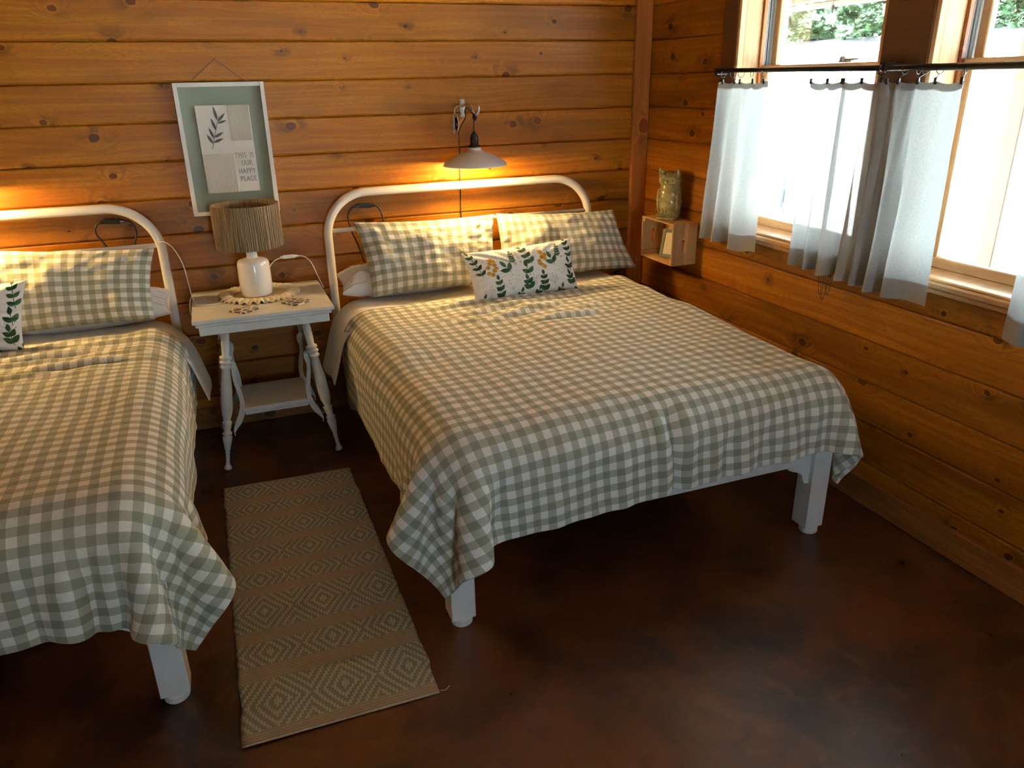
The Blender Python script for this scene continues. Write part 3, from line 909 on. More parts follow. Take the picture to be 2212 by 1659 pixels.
FN, FV = 380, 190
IMG = paint_floral(FN, FV)
pillow('lumbar_cushion', ((-1.415, -.700, .762), (-.785, -.665, .770), (-1.440, -.545, 1.010), (-.775, -.525, 1.035)), .13, 'print',
       'white oblong cushion printed with green leaves and yellow flowers, on the bed by the windows', 'cushion', 'botanical cushions',
       nu=FN, nv=FV, colors=IMG, seed=31, wr=.0)
pillow('lumbar_cushion', ((-4.19, -.58, .768), (-3.560, -.575, .768), (-4.17, -.44, 1.06), (-3.510, -.44, 1.062)), .13, 'print',
       'white oblong cushion printed with green leaves, cut off by the left edge of the picture', 'cushion', 'botanical cushions',
       nu=FN, nv=FV, colors=IMG, seed=32, wr=.0)

# ------------------------------------------------------------------ nightstand
def nightstand():
    TZ = .825; x0, x1, y0, y1 = -2.835, -2.154, -.632, -.022
    root = empty('nightstand', ((x0 + x1) / 2, (y0 + y1) / 2, 0))
    tag(root, 'white painted nightstand with turned splayed legs, standing between the two beds', 'nightstand')
    ox, oy = root.location.x, root.location.y
    def part(name, bm, mat='whitetable', par=None, smooth=False):
        bmesh.ops.translate(bm, verts=bm.verts, vec=(-ox, -oy, 0))
        return obj(name, bm, mat, par or root, smooth)
    part('tabletop', boxes(((x0, y0, TZ - .020), (x1, y1, TZ), .004, 2)))
    part('moulding', boxes(((x0 + .012, y0 + .012, TZ - .040), (x1 - .012, y1 - .010, TZ - .020), .007, 3)))
    part('apron', boxes(((x0 + .026, y0 + .026, TZ - .085), (x1 - .026, y1 - .02, TZ - .039), .003)))
    prof = [(.013, 0), (.019, .006), (.0205, .020), (.013, .034), (.010, .050), (.0145, .115), (.0165, .125), (.0145, .132), (.018, .16), (.0225, .215),
            (.024, .24), (.018, .247), (.0235, .258), (.0235, .272), (.018, .280), (.020, .30), (.0225, .335), (.024, .345), (.019, .352), (.0195, .365), (.0245, .40), (.0265, .46),
            (.0265, .56), (.024, .63), (.0205, .715), (.026, .724), (.026, .738), (.0205, .746), (.027, .757), (.027, .770), (.0205, .778), (.0265, .788), (.0265, .802), (.019, .812), (.021, .87), (.022, 1.0)]
    prof = [(max(.009, r_ + (r_ - .0215) * .55) if .05 < t_ < .9 else r_, t_) for r_, t_ in prof]
    tops = {(-1, -1): (-2.690, -.515), (1, -1): (-2.300, -.515), (-1, 1): (-2.690, -.130), (1, 1): (-2.300, -.130)}
    feet = {(-1, -1): (-2.789, -.605), (1, -1): (-2.205, -.605), (-1, 1): (-2.789, -.050), (1, 1): (-2.205, -.050)}
    for k in tops:
        t, f_ = tops[k], feet[k]
        bm = bmesh.new(); lathe(bm, prof, 18, axis=((*f_, .001), (*t, TZ - .08)))
        part('leg', bm, smooth=True)
    SZ = .292; sx0, sx1, sy0, sy1 = -2.672, -2.318, -.512, -.150
    part('shelf', boxes(((sx0, sy0, SZ - .022), (sx1, sy1, SZ), .003)))
    part('shelf_moulding', boxes(((sx0 + .012, sy0 + .012, SZ - .045), (sx1 - .012, sy1 - .012, SZ - .021), .006, 2)))
    # S-scroll brackets between shelf and legs
    inner = [(-.005, .575), (.006, .560), (.020, .548), (.022, .520), (.010, .490), (.012, .450), (.024, .410), (.034, .360), (.036, .310), (.028, .262), (.016, .238), (-.006, .205), (-.030, .185), (-.052, .160), (-.050, .140)]
    outer = [(-.066, .145), (-.070, .170), (-.060, .196), (-.046, .225), (-.024, .260), (-.006, .300), (-.002, .350), (-.012, .400), (-.022, .450), (-.024, .490), (-.022, .530), (-.028, .555)]
    for sx, xe in ((-1, sx0), (1, sx1)):
        for yy in (sy0 + .004, sy1 - .024):
            bm = bmesh.new()
            extrude_poly(bm, [(xe - sx * (a * .8 - .004), yy, z) for a, z in [(q - .010, w_) for q, w_ in inner] + outer], (0, .020, 0))
            part('scroll_bracket', bm)
nightstand()
TZ = .825
# ruffled doily
def doily():
    cx, cy = -2.492, -.228
    n_t, n_r = 240, 12
    th = np.linspace(0, 2 * PI, n_t); P = np.zeros((n_t, n_r, 3))
    for j in range(n_r):
        t = j / (n_r - 1)
        r = .135 + .075 * t
        ph = th * 34 + 1.3 * np.sin(th * 5)
        hgt = .004 + .014 * math.sin(PI * min(1, t * 1.15)) + (.010 * t) * np.sin(ph) + .004 * t * np.sin(th * 11 + 1)
        rr = r + .006 * t * np.cos(ph * 1.0 + .8)
        P[:, j, 0] = rr * np.cos(th); P[:, j, 1] = rr * np.sin(th); P[:, j, 2] = np.maximum(hgt, .0015)
    P[-1] = P[0]
    root = empty('doily', (cx, cy, TZ + .0005)); tag(root, 'round cream doily with a ruffled edge under the table lamp', 'doily')
    me = grid_mesh('ruffle', P); me.materials.append(M['ruffle'])
    o = bpy.data.objects.new('ruffle', me); COL.objects.link(o); o.parent = root
    so = o.modifiers.new('t', 'SOLIDIFY'); so.thickness = .0015
    bm = bmesh.new(); lathe(bm, [(.137, .0), (.139, .002), (.135, .0035), (.05, .003)], 60)
    obj('center_cloth', bm, cloth_mat('cream_linen', (.72, .58, .40), .15), root)
doily()
# table lamp
def table_lamp():
    z0 = TZ + .0042
    root = empty('table_lamp', (-2.502, -.235, z0)); tag(root, 'table lamp with white ceramic bottle base and jute drum shade on the nightstand', 'lamp')
    bm = bmesh.new()
    prof = [(.030, .0), (.074, .0), (.079, .004), (.082, .012), (.084, .06), (.0845, .12), (.083, .168), (.079, .184), (.070, .193), (.045, .199), (.031, .203), (.0285, .206), (.0285, .21), (.0270, .25), (.0265, .262), (.022, .264)]
    lathe(bm, prof, 40); obj('base', bm, 'ceramic', root, True)
    bm = bmesh.new(); lathe(bm, [(.014, .262), (.014, .30), (.018, .302), (.018, .345), (.008, .35)], 16); obj('socket', bm, 'white', root, True)
    bm = bmesh.new(); lathe(bm, [(.012, .345), (.03, .375), (.034, .40), (.028, .425), (.008, .44)], 16); obj('bulb', bm, 'bulb', root, True)
    # drum shade: wall with thickness
    sb, st, r = .262, .482, .167
    bm = bmesh.new(); seg = 72
    prof = [(r - .003, sb), (r, sb), (r + .001, sb + .01), (r + .0005, (sb + st) / 2), (r + .001, st - .01), (r, st), (r - .003, st), (r - .004, (sb + st) / 2)]
    rings = [[bm.verts.new((q * math.cos(2 * PI * k / seg), q * math.sin(2 * PI * k / seg), z)) for k in range(seg)] for q, z in prof]
    for i in range(len(rings)):
        A, B = rings[i], rings[(i + 1) % len(rings)]
        for k in range(seg): bm.faces.new((A[k], A[(k + 1) % seg], B[(k + 1) % seg], B[k]))
    sh = obj('shade', bm, 'jute', root, False)
    # jute strands wrapped over the shade
    bm = bmesh.new()
    rr = random.Random(5)
    for i in range(110):
        a = 2 * PI * (i + rr.uniform(-.3, .3)) / 110; q = r + .0015
        b = a + rr.uniform(-.02, .02)
        tube(bm, [(q * math.cos(a), q * math.sin(a), sb - .001), ((q + .0015) * math.cos((a + b) / 2), (q + .0015) * math.sin((a + b) / 2), (sb + st) / 2), (q * math.cos(b), q * math.sin(b), st + .001)], .0016 + rr.random() * .0010, seg=5)
    o = obj('jute_strand', bm, 'jute', sh, True); o['kind'] = 'stuff'
    bm = bmesh.new()
    for k in range(3):
        a = 2 * PI * k / 3; tube(bm, [(.01 * math.cos(a), .01 * math.sin(a), .350), ((r - .003) * math.cos(a), (r - .003) * math.sin(a), st - .03)], .002, seg=6)
    obj('spider', bm, 'galv', root)
    # cord with clear inline switch, rising over the back edge of the table
    pts = bez([(.07, .03, .05), (.085, .11, .11), (.12, .130, .146), (.165, .135, .158), (.205, .135, .160), (.245, .135, .160), (.285, .135, .150), (.315, .12, .115), (.335, .09, .055), (.352, .0, -.001)], 8)
    pts = [(p_[0] + .0, min(p_[1], .205), p_[2]) for p_ in pts]
    cd = obj('cord', tubes((pts, .0028), seg=8), 'clear', root, True)
    bm = boxes(((.165, .125, .150), (.232, .146, .170), .005, 2), ((.190, .121, .154), (.212, .126, .166), .002))
    for xx in (.158, .239): lathe(bm, [(.006, 0), (.008, .5), (.006, 1)], 10, axis=((xx - .008, .135, .160), (xx + .008, .135, .160)))
    obj('inline_switch', bm, 'clear', cd)
table_lamp()
# coasters
def coaster_mat(seed):
    m, n, p = new_mat('coaster_print')
    co = n.add('ShaderNodeTexCoord').outputs['Object']
    v = n.add('ShaderNodeTexVoronoi', {'feature': 'DISTANCE_TO_EDGE', 'voronoi_dimensions': '2D'}, Vector=n.add('ShaderNodeMapping', Vector=co, Location=(seed, seed * .3, 0)).outputs[0], Scale=26.).outputs[0]
    nz = n.noise(co, 90, 3, .6)
    c = n.mix(n.step(v, .10, .16), (.78, .74, .68), n.mix(n.step(nz, .4, .6), (.03, .025, .022), (.16, .12, .09)))
    n.put(p.inputs['Base Color'], c); p.inputs['Roughness'].default_value = .3
    return m
def coaster(x, y, rz, seed, label):
    bm = bmesh.new()
    pts = []
    for cx_, cy_, a0 in ((.042, .042, 0), (-.042, .042, 90), (-.042, -.042, 180), (.042, -.042, 270)):
        for t in (0, 30, 60, 90):
            a = math.radians(a0 + t); pts.append((cx_ + .014 * math.cos(a), cy_ + .014 * math.sin(a), 0))
    extrude_poly(bm, pts, (0, 0, .006))
    o = obj('coaster', bm, coaster_mat(seed)); o.location = (x, y, TZ + .0005); o.rotation_euler = (0, 0, rz)
    tag(o, label, 'coaster', 'coasters on the nightstand')
coaster(-2.585, -.520, .75, 1.0, 'black and white patterned coaster on the nightstand, nearer the left bed')
coaster(-2.325, -.478, .65, 3.0, 'black and white patterned coaster on the nightstand, nearer the bed by the windows')
# white charging cable from the left headboard to the nightstand
pts = bez([(-2.955, -.096, 1.118), (-2.925, -.108, 1.128), (-2.885, -.13, 1.10), (-2.850, -.16, 1.02), (-2.838, -.20, .93), (-2.828, -.27, .862), (-2.815, -.33, .834), (-2.79, -.345, .830), (-2.74, -.352, .829), (-2.70, -.352, .829)], 10)
cc = empty('charging_cable', (-2.79, -.345, TZ)); tag(cc, 'thin white charging cable looping from the left headboard onto the nightstand', 'cable')
def rel(bm, root):
    bmesh.ops.translate(bm, verts=bm.verts, vec=-root.location); return bm
obj('cord', rel(tubes((pts, .0030), seg=8), cc), 'cordwhite', cc, True)
obj('plug', rel(boxes(((-2.715, -.357, .8258), (-2.69, -.347, .834), .002)), cc), 'white', cc)
obj('cord_tail', rel(tubes((bez([(-2.829, -.262, .865), (-2.842, -.30, .84), (-2.846, -.31, .80), (-2.845, -.30, .77)], 8), .0026), seg=8), cc), 'cordwhite', cc, True)

# ------------------------------------------------------------------ framed picture
def picture():
    x0, x1, z0, z1 = -2.757, -2.314, 1.234, 1.898
    yb, yf = -.004, -.042
    root = empty('framed_picture', ((x0 + x1) / 2, yb, z0)); tag(root, 'white framed picture with green mat, olive sprig and lettering above the nightstand', 'picture')
    def part(name, bm, mat, par=None):
        return obj(name, rel(bm, root), mat, par or root)
    w = .021
    for nm, lo, hi in (('frame_side', (x0, yf, z0), (x0 + w, yb, z1)), ('frame_side', (x1 - w, yf, z0), (x1, yb, z1)),
                       ('frame_side', (x0 + w, yf, z0), (x1 - w, yb, z0 + w)), ('frame_side', (x0 + w, yf, z1 - w), (x1 - w, yb, z1))):
        part(nm, boxes((lo, hi, .0015)), pbr('frame_white', (.84, .83, .78), .45))
    part('mat_board', boxes(((x0 + w, -.014, z0 + w), (x1 - w, -.008, z1 - w))), pbr('sage_mat', (.262, .305, .250), .85, bump=.1, bscale=200))
    cx0, cx1, cz0, cz1 = -2.668, -2.402, 1.348, 1.788
    cw, ch = cx1 - cx0, cz1 - cz0
    card = part('card', boxes(((cx0, -.026, cz0), (cx1, -.0145, cz1), .001)), pbr('cream_card', (.84, .81, .75), .8))
    yc = -.0265
    rib = pbr('cream_ribs', (.86, .83, .74), .75)
    def ribs(ax0, ax1, az0, az1, nrib):
        bm = bmesh.new()
        for i in range(nrib):
            xx = ax0 + (ax1 - ax0) * (i + .5) / nrib; hw = (ax1 - ax0) / nrib * .36
            extrude_poly(bm, [(xx - hw, yc + .001, az0), (xx + hw, yc + .001, az0), (xx + hw * .4, yc - .0035, az0), (xx - hw * .4, yc - .0035, az0)], (0, 0, az1 - az0))
        part('ribbed_panel', bm, rib, card)
    ribs(cx0 + cw * .59, cx1 - .001, cz1 - ch * .405, cz1 - .001, 19)
    ribs(cx0 + .001, cx0 + cw * .60, cz0 + .001, cz0 + ch * .455, 26)
    # olive sprig
    bm = bmesh.new(); ink = pbr('grey_ink', (.09, .09, .09), .8, var=.3, vscale=120)
    U = lambda a, b: (cx0 + cw * a, yc - .0006, cz1 - ch * b)
    def leaf(a, b, ang, L_, w_):
        bx, _, bz = U(a, b); pts = []
        for t in np.linspace(0, 1, 8): pts.append((t, math.sin(PI * t ** .85) * w_))
        for t in np.linspace(1, 0, 8)[1:-1]: pts.append((t, -math.sin(PI * t ** .85) * w_))
        ca, sa = math.cos(ang), math.sin(ang)
        extrude_poly(bm, [(bx + L_ * t * ca - s * sa, yc - .0002, bz + L_ * t * sa + s * ca) for t, s in pts], (0, -.0008, 0))
    st = [U(.21, .49), U(.25, .42), U(.29, .33), U(.34, .25), U(.39, .17), U(.42, .12)]
    for a, b in zip(st, st[1:]): tube(bm, [a, b], .0012, seg=5)
    leaf(.24, .43, 2.05, .055, .0065); leaf(.25, .415, .35, .055, .007); leaf(.27, .37, 1.9, .058, .0065); leaf(.28, .36, .5, .055, .007)
    leaf(.33, .28, 1.85, .065, .0065); leaf(.37, .20, .25, .050, .006); leaf(.38, .185, .8, .060, .0065); leaf(.38, .17, 1.75, .072, .0075)
    for a, b in ((.41, .155), (.39, .265)):
        c = U(a, b); lathe(bm, [(.0062, 0), (.0062, 1)], 12, axis=(c, (c[0], c[1] - .0009, c[2])))
    part('olive_sprig', bm, ink, card)
    # serif lettering
    arc = lambda cx, cz, rx, rz, a0, a1, k=12: [(cx + rx * math.cos(math.radians(a)), cz + rz * math.sin(math.radians(a))) for a in np.linspace(a0, a1, k)]
    G = {'T': ([[(0, 1), (.8, 1)], [(.4, 1), (.4, 0)]], [(.4, 0), (0, .93), (.8, .93)]), 'H': ([[(.1, 0), (.1, 1)], [(.8, 0), (.8, 1)], [(.1, .52), (.8, .52)]], [(.1, 0), (.1, 1), (.8, 0), (.8, 1)]),
         'I': ([[(.15, 0), (.15, 1)]], [(.15, 0), (.15, 1)]), 'S': ([arc(.3, .75, .24, .25, 30, 270) + arc(.3, .25, .25, .25, 90, -150)], []),
         'O': ([arc(.42, .5, .42, .5, 0, 360, 24)], []), 'U': ([[(.1, 1)] + arc(.42, .32, .32, .32, 180, 360) + [(.74, 1)]], [(.1, 1), (.74, 1)]),
         'R': ([[(.1, 0), (.1, 1)], [(.1, 1)] + arc(.35, .76, .28, .24, 90, -90) + [(.1, .52)], [(.38, .52), (.75, 0)]], [(.1, 0), (.1, 1), (.78, 0)]),
         'A': ([[(.05, 0), (.42, 1), (.8, 0)], [(.2, .36), (.65, .36)]], [(.05, 0), (.8, 0)]), 'P': ([[(.1, 0), (.1, 1)], [(.1, 1)] + arc(.35, .75, .28, .25, 90, -90) + [(.1, .5)]], [(.1, 0), (.1, 1)]),
         'Y': ([[(0, 1), (.38, .5), (.76, 1)], [(.38, .5), (.38, 0)]], [(0, 1), (.76, 1), (.38, 0)]), 'L': ([[(.1, 1), (.1, 0), (.62, 0), (.62, .14)]], [(.1, 1)]),
         'C': ([arc(.42, .5, .4, .5, 40, 320, 20)], []), 'E': ([[(.1, 0), (.1, 1)], [(.1, 1), (.6, 1), (.6, .88)], [(.1, .52), (.5, .52)], [(.1, 0), (.64, 0), (.64, .13)]], [])}
    WD = {'T': .8, 'H': .9, 'I': .3, 'S': .6, 'O': .84, 'U': .84, 'R': .82, 'A': .85, 'P': .68, 'Y': .76, 'L': .68, 'C': .8, 'E': .68, ' ': .45}
    bm = bmesh.new(); H_ = .0235
    for txt, b in (('THIS IS', .598), ('OUR', .690), ('HAPPY', .782), ('PLACE', .875)):
        tot = sum(WD[c] + .22 for c in txt) - .22
        k = H_ * .76
        xx = cx1 - .010 - (tot * k if txt != 'OUR' else tot * k + .012); zb = cz1 - ch * b
        for c in txt:
            if c != ' ':
                for pl in G[c][0]:
                    for (a0, b0), (a1, b1) in zip(pl, pl[1:]):
                        tube(bm, [(xx + a0 * k, yc - .0003, zb + b0 * H_), (xx + a1 * k, yc - .0003, zb + b1 * H_)], .00095, seg=4)
                for a0, b0 in G[c][1]:
                    tube(bm, [(xx + (a0 - .13) * k, yc - .0003, zb + b0 * H_), (xx + (a0 + .13) * k, yc - .0003, zb + b0 * H_)], .0006, seg=4)
            xx += (WD[c] + .22) * k
    part('lettering', bm, ink, card)
    nail = (-2.537, -.010, 2.008)
    part('hanging_string', tubes(([(-2.671, -.020, 1.899), nail], .0022), ([nail, (-2.400, -.020, 1.899)], .0022), seg=6), pbr('brown_string', (.16, .09, .05), .9))
    bm = bmesh.new(); lathe(bm, [(.004, 0), (.006, .7), (.006, 1)], 10, axis=((-2.537, .0, 2.009), (-2.537, -.016, 2.009)))
    part('nail', bm, 'black')
picture()

# ------------------------------------------------------------------ wall lamps
def wall_lamp(x, y, label):
    root = empty('wall_lamp', (x, -.002, 1.70)); tag(root, label, 'lamp', 'pulley wall lamps')
    zr = 1.432
    def part(name, bm, mat, par=None, smooth=False): return obj(name, rel(bm, root), mat, par or root, smooth)
    # shade: shallow cone, open below
    prof_o = [(.182, 0), (.183, .004), (.176, .014), (.155, .030), (.120, .049), (.085, .064), (.058, .074), (.042, .082), (.036, .090), (.035, .104)]
    bm = bmesh.new()
    prof = [(r_, zr + z_) for r_, z_ in prof_o] + [(.031, zr + .104), (.033, zr + .088), (.055, zr + .071), (.118, zr + .045), (.172, zr + .011), (.180, zr)]
    seg = 56
    rings = [[bm.verts.new((x + q * math.cos(2 * PI * k / seg), y + q * math.sin(2 * PI * k / seg), z)) for k in range(seg)] for q, z in prof]
    for i in range(len(rings)):
        A, B = rings[i], rings[(i + 1) % len(rings)]
        for k in range(seg): bm.faces.new((A[k], A[(k + 1) % seg], B[(k + 1) % seg], B[k]))
    part('shade', bm, 'shade', None, True)
    bm = bmesh.new(); lathe(bm, [(.037, zr + .100), (.039, zr + .104), (.037, zr + .110), (.024, zr + .113), (.0235, zr + .150), (.020, zr + .163), (.011, zr + .178), (.0065, zr + .184), (.005, zr + .186)], 24, (x, y, 0))
    part('socket', bm, 'blackplastic', None, True)
    bm = bmesh.new(); lathe(bm, [(.014, zr + .098), (.016, zr + .078), (.027, zr + .058), (.030, zr + .044), (.025, zr + .026), (.010, zr + .016)], 18, (x, y, 0))
    part('bulb', bm, 'litbulb', None, True)
    ld = bpy.data.lights.new('lamp_light', 'POINT'); ld.energy = LAMP_W; ld.color = (1.0, .64, .24); ld.shadow_soft_size = .03
    lo = bpy.data.objects.new('lamp_light', ld); COL.objects.link(lo); lo.location = Vector((x, y, zr + .006)) - root.location; lo.parent = root
    # forged hook: plate on the wall, arm and curled end
    hz = 1.735
    bm = boxes(((x - .016, -.006, hz - .05), (x + .016, -.001, hz + .05), .002))
    arm = bez([(x, -.004, hz + .01), (x, -.08, hz + .022), (x + .002, y + .05, hz + .012), (x + .006, y + .01, hz - .025), (x + .010, y - .015, hz - .030), (x + .016, y - .038, hz - .012), (x + .018, y - .045, hz + .018)], 8)
    tube(bm, arm, [.008] * (len(arm) - 6) + [.008, .0075, .007, .006, .005, .004], seg=10)
    part('hook_bracket', bm, 'galv', None, True)
    # pulley beside the hook
    px, py, pz = x - .078, -.105, 1.655
    bm = bmesh.new()
    for sx in (-.011, .011):
        pts = [(px + sx - .003, py + .024 * math.cos(a) * (1.0 if abs(math.sin(a)) < .8 else .8), pz + .056 * math.sin(a)) for a in np.linspace(0, 2 * PI, 20, endpoint=False)]
        extrude_poly(bm, pts, (.006, 0, 0))
        for zz in (-.032, .030): lathe(bm, [(.005, 0), (.004, 1)], 8, axis=((px + sx - .006, py, pz + zz), (px + sx + .006, py, pz + zz)))
    pl = part('pulley', bm, 'galv')
    bm = bmesh.new(); lathe(bm, [(.036, 0), (.036, .15), (.028, .5), (.036, .85), (.036, 1)], 24, axis=((px - .007, py, pz), (px + .007, py, pz)))
    part('wheel', bm, 'black', pl, True)
    tbm = tubes(([(px, -.105, pz + .052), (px, -.10, pz + .08), (px + .02, -.085, hz + .012), (px + .078, -.075, hz + .026)], .005), seg=8)
    part('pulley_strap', tbm, 'galv', pl, True)
    # cord: socket - knot at hook - pulley - down the wall
    pts = bez([(x, y, zr + .185), (x + .002, y, zr + .24), (x + .004, y - .004, hz - .036)], 6)
    cd = part('cord', tubes((pts, .0034), seg=8), 'cordblack', None, True)
    bm = bmesh.new(); lathe(bm, [(.004, hz - .062), (.013, hz - .050), (.014, hz - .036), (.006, hz - .024)], 12, (x + .005, y - .008, 0))
    part('knot', bm, 'cordblack', cd, True)
    pts = bez([(x + .004, y - .004, hz - .036), (x - .014, y + .02, hz - .008), (x - .026, y + .04, hz + .004), (x - .034, y + .05, hz - .014), (x - .028, y + .06, hz - .045), (x - .052, y + .09, hz - .10), (px + .012, py - .02, pz - .05), (px + .030, py + .03, pz - .075), (px + .042, -.03, pz - .12), (px + .048, -.012, 1.45), (px + .043, -.011, 1.25), (px + .040, -.011, .92)], 8)
    part('cord', tubes((pts, .0034), seg=8), 'cordblack', None, True)
    return root
wall_lamp(-1.226, -.205, 'pulley wall lamp with shallow white shade, lit, above the bed by the windows')
wall_lamp(-3.815, -.205, 'pulley wall lamp with shallow white shade, lit, above the left bed at the left edge')
# cord switches hung over the cross rails
def cord_switch(pts, sw, label, yaw_=0):
    root = empty('cord_switch', pts[0]); tag(root, label, 'switch', 'black cord switches')
    obj('cord', rel(tubes((bez(pts, 8), .0050), seg=8), root), 'cordblack', root, True)
    bm = boxes(((-.036, -.011, -.013), (.036, .011, .013), .003, 2)); bmesh.ops.rotate(bm, verts=bm.verts, cent=(0, 0, 0), matrix=Matrix.Rotation(.06, 3, 'Y'))
    bmesh.ops.translate(bm, verts=bm.verts, vec=sw)
    s = obj('switch_body', rel(bm, root), 'blackplastic', root)
    bm = bmesh.new(); lathe(bm, [(.006, 0), (.006, .7), (.004, 1)], 10, axis=((sw[0] + .004, sw[1] - .010, sw[2]), (sw[0] + .004, sw[1] - .016, sw[2])))
    obj('screw', rel(bm, root), 'galv', s)
    for sx in (-1, 1):
        bm = bmesh.new(); lathe(bm, [(.010, 0), (.008, .6), (.005, 1)], 10, axis=((sw[0] + sx * .034, sw[1], sw[2]), (sw[0] + sx * .062, sw[1], sw[2] - .006)))
        obj('strain_relief', rel(bm, root), 'blackplastic', s)
Y_ = -.030
cord_switch([(-1.875, Y_, .90), (-1.90, Y_, 1.00), (-1.935, Y_, 1.10), (-1.945, Y_, 1.17), (-1.930, Y_, 1.205), (-1.895, Y_, 1.226), (-1.80, Y_, 1.228), (-1.765, Y_, 1.208), (-1.745, Y_, 1.15), (-1.74, Y_, 1.05)], (-1.845, Y_, 1.228), 'black inline cord switch hung inside the headboard of the bed by the windows')
Y_ = -.040
cord_switch([(-3.19, Y_, 1.06), (-3.205, Y_, 1.12), (-3.236, Y_, 1.18), (-3.232, Y_, 1.220), (-3.20, Y_, 1.242), (-3.10, Y_, 1.242), (-3.062, Y_, 1.225), (-3.050, Y_, 1.17), (-3.068, Y_, 1.12), (-3.07, Y_, 1.06)], (-3.150, Y_, 1.242), 'black inline cord switch looped inside the headboard of the left bed')

# ------------------------------------------------------------------ crate shelf, owl, small frame
def crate():
    x0, x1, y0, y1, z0, z1 = -.169, -.002, -.648, -.290, .833, 1.080
    root = empty('crate_shelf', ((x0 + x1) / 2, (y0 + y1) / 2, z0)); tag(root, 'small natural pine crate fixed to the wall as a shelf in the corner', 'crate')
    rl = root.location
    def put(o): o.location = o.location - rl; o.parent = root; return o
    t = .010
    for ye in (y0, y1 - t):                      # slatted ends with hand hole
        yb_ = ye
        xm = (x0 + x1) / 2
        for k, (xa, xb) in enumerate(((x0, xm - .003), (xm + .003, x1))):
            bm = bmesh.new(); c = (xa + xb) / 2; w = (xb - xa) / 2; hh = (z1 - z0) / 2
            s = 1 if k == 0 else -1              # hole is cut in the facing edges
            dz, dw = .036, (.014 if k == 0 else .004)
            prof = [(-w * s, -hh), (w * s, -hh), (w * s, -dz - .006), (w * s - dw * s * .8, -dz), (w * s - dw * s, -dz + .012), (w * s - dw * s, dz - .012), (w * s - dw * s * .8, dz), (w * s, dz + .006), (w * s, hh), (-w * s, hh)]
            # local X up (grain), Z = -world x
            extrude_poly(bm, [(z, -t / 2, -x) for x, z in prof], (0, t, 0))
            o = obj('end_slat', bm, 'crate'); o.location = (c, yb_ + t / 2, (z0 + z1) / 2); o.rotation_euler = (0, -PI / 2, 0); put(o)
    for zb in (z0, z1 - .008):                   # top and bottom slats
        for xa, xb in ((x0, x0 + .100), (x0 + .108, x1)):
            put(hboard('side_slat', (xa, y0 + t, zb), (xb, y1 - t, zb + .008), 'crate', .001))
    put(hboard('back_slat', (x1 - .008, y0 + t, z0 + .010), (x1, y1 - t, z0 + .110), 'crate', .001))
    put(hboard('back_slat', (x1 - .008, y0 + t, z0 + .120), (x1, y1 - t, z1 - .010), 'crate', .001))
    for ye in (y0 + t, y1 - t - .018):           # corner cleats
        for zb in (z0 + .009, z1 - .034):
            put(hboard('cleat', (x0 + .004, ye, zb), (x1 - .010, ye + .018, zb + .025), 'crate', .001))
    return root
crate()
def small_frame():
    root = empty('photo_frame', (-.080, -.475, .8425)); tag(root, 'small grey-green photo frame leaning inside the crate shelf', 'picture frame')
    W_, H_, t = .130, .172, .012
    fr = pbr('grey_green_frame', (.20, .225, .185), .6)
    for lo, hi in (((-W_ / 2, -t / 2, 0), (-W_ / 2 + .02, t / 2, H_)), ((W_ / 2 - .02, -t / 2, 0), (W_ / 2, t / 2, H_)), ((-W_ / 2 + .02, -t / 2, 0), (W_ / 2 - .02, t / 2, .02)), ((-W_ / 2 + .02, -t / 2, H_ - .02), (W_ / 2 - .02, t / 2, H_))):
        obj('frame_side', boxes((lo, hi, .002)), fr, root)
    m, n, p = new_mat('botanical_card')
    co = n.add('ShaderNodeTexCoord').outputs['Object']
    v = n.noise(co, 60, 3, .6)
    n.put(p.inputs['Base Color'], n.mix(n.step(v, .60, .68), (.78, .70, .54), (.30, .24, .20)))
    obj('card', boxes(((-W_ / 2 + .02, -.001, .02), (W_ / 2 - .02, .004, H_ - .02))), m, root)
    # stands with its face toward -x/-y, tilted back
    root.rotation_euler = (math.radians(-16), 0, math.radians(-58))
small_frame()
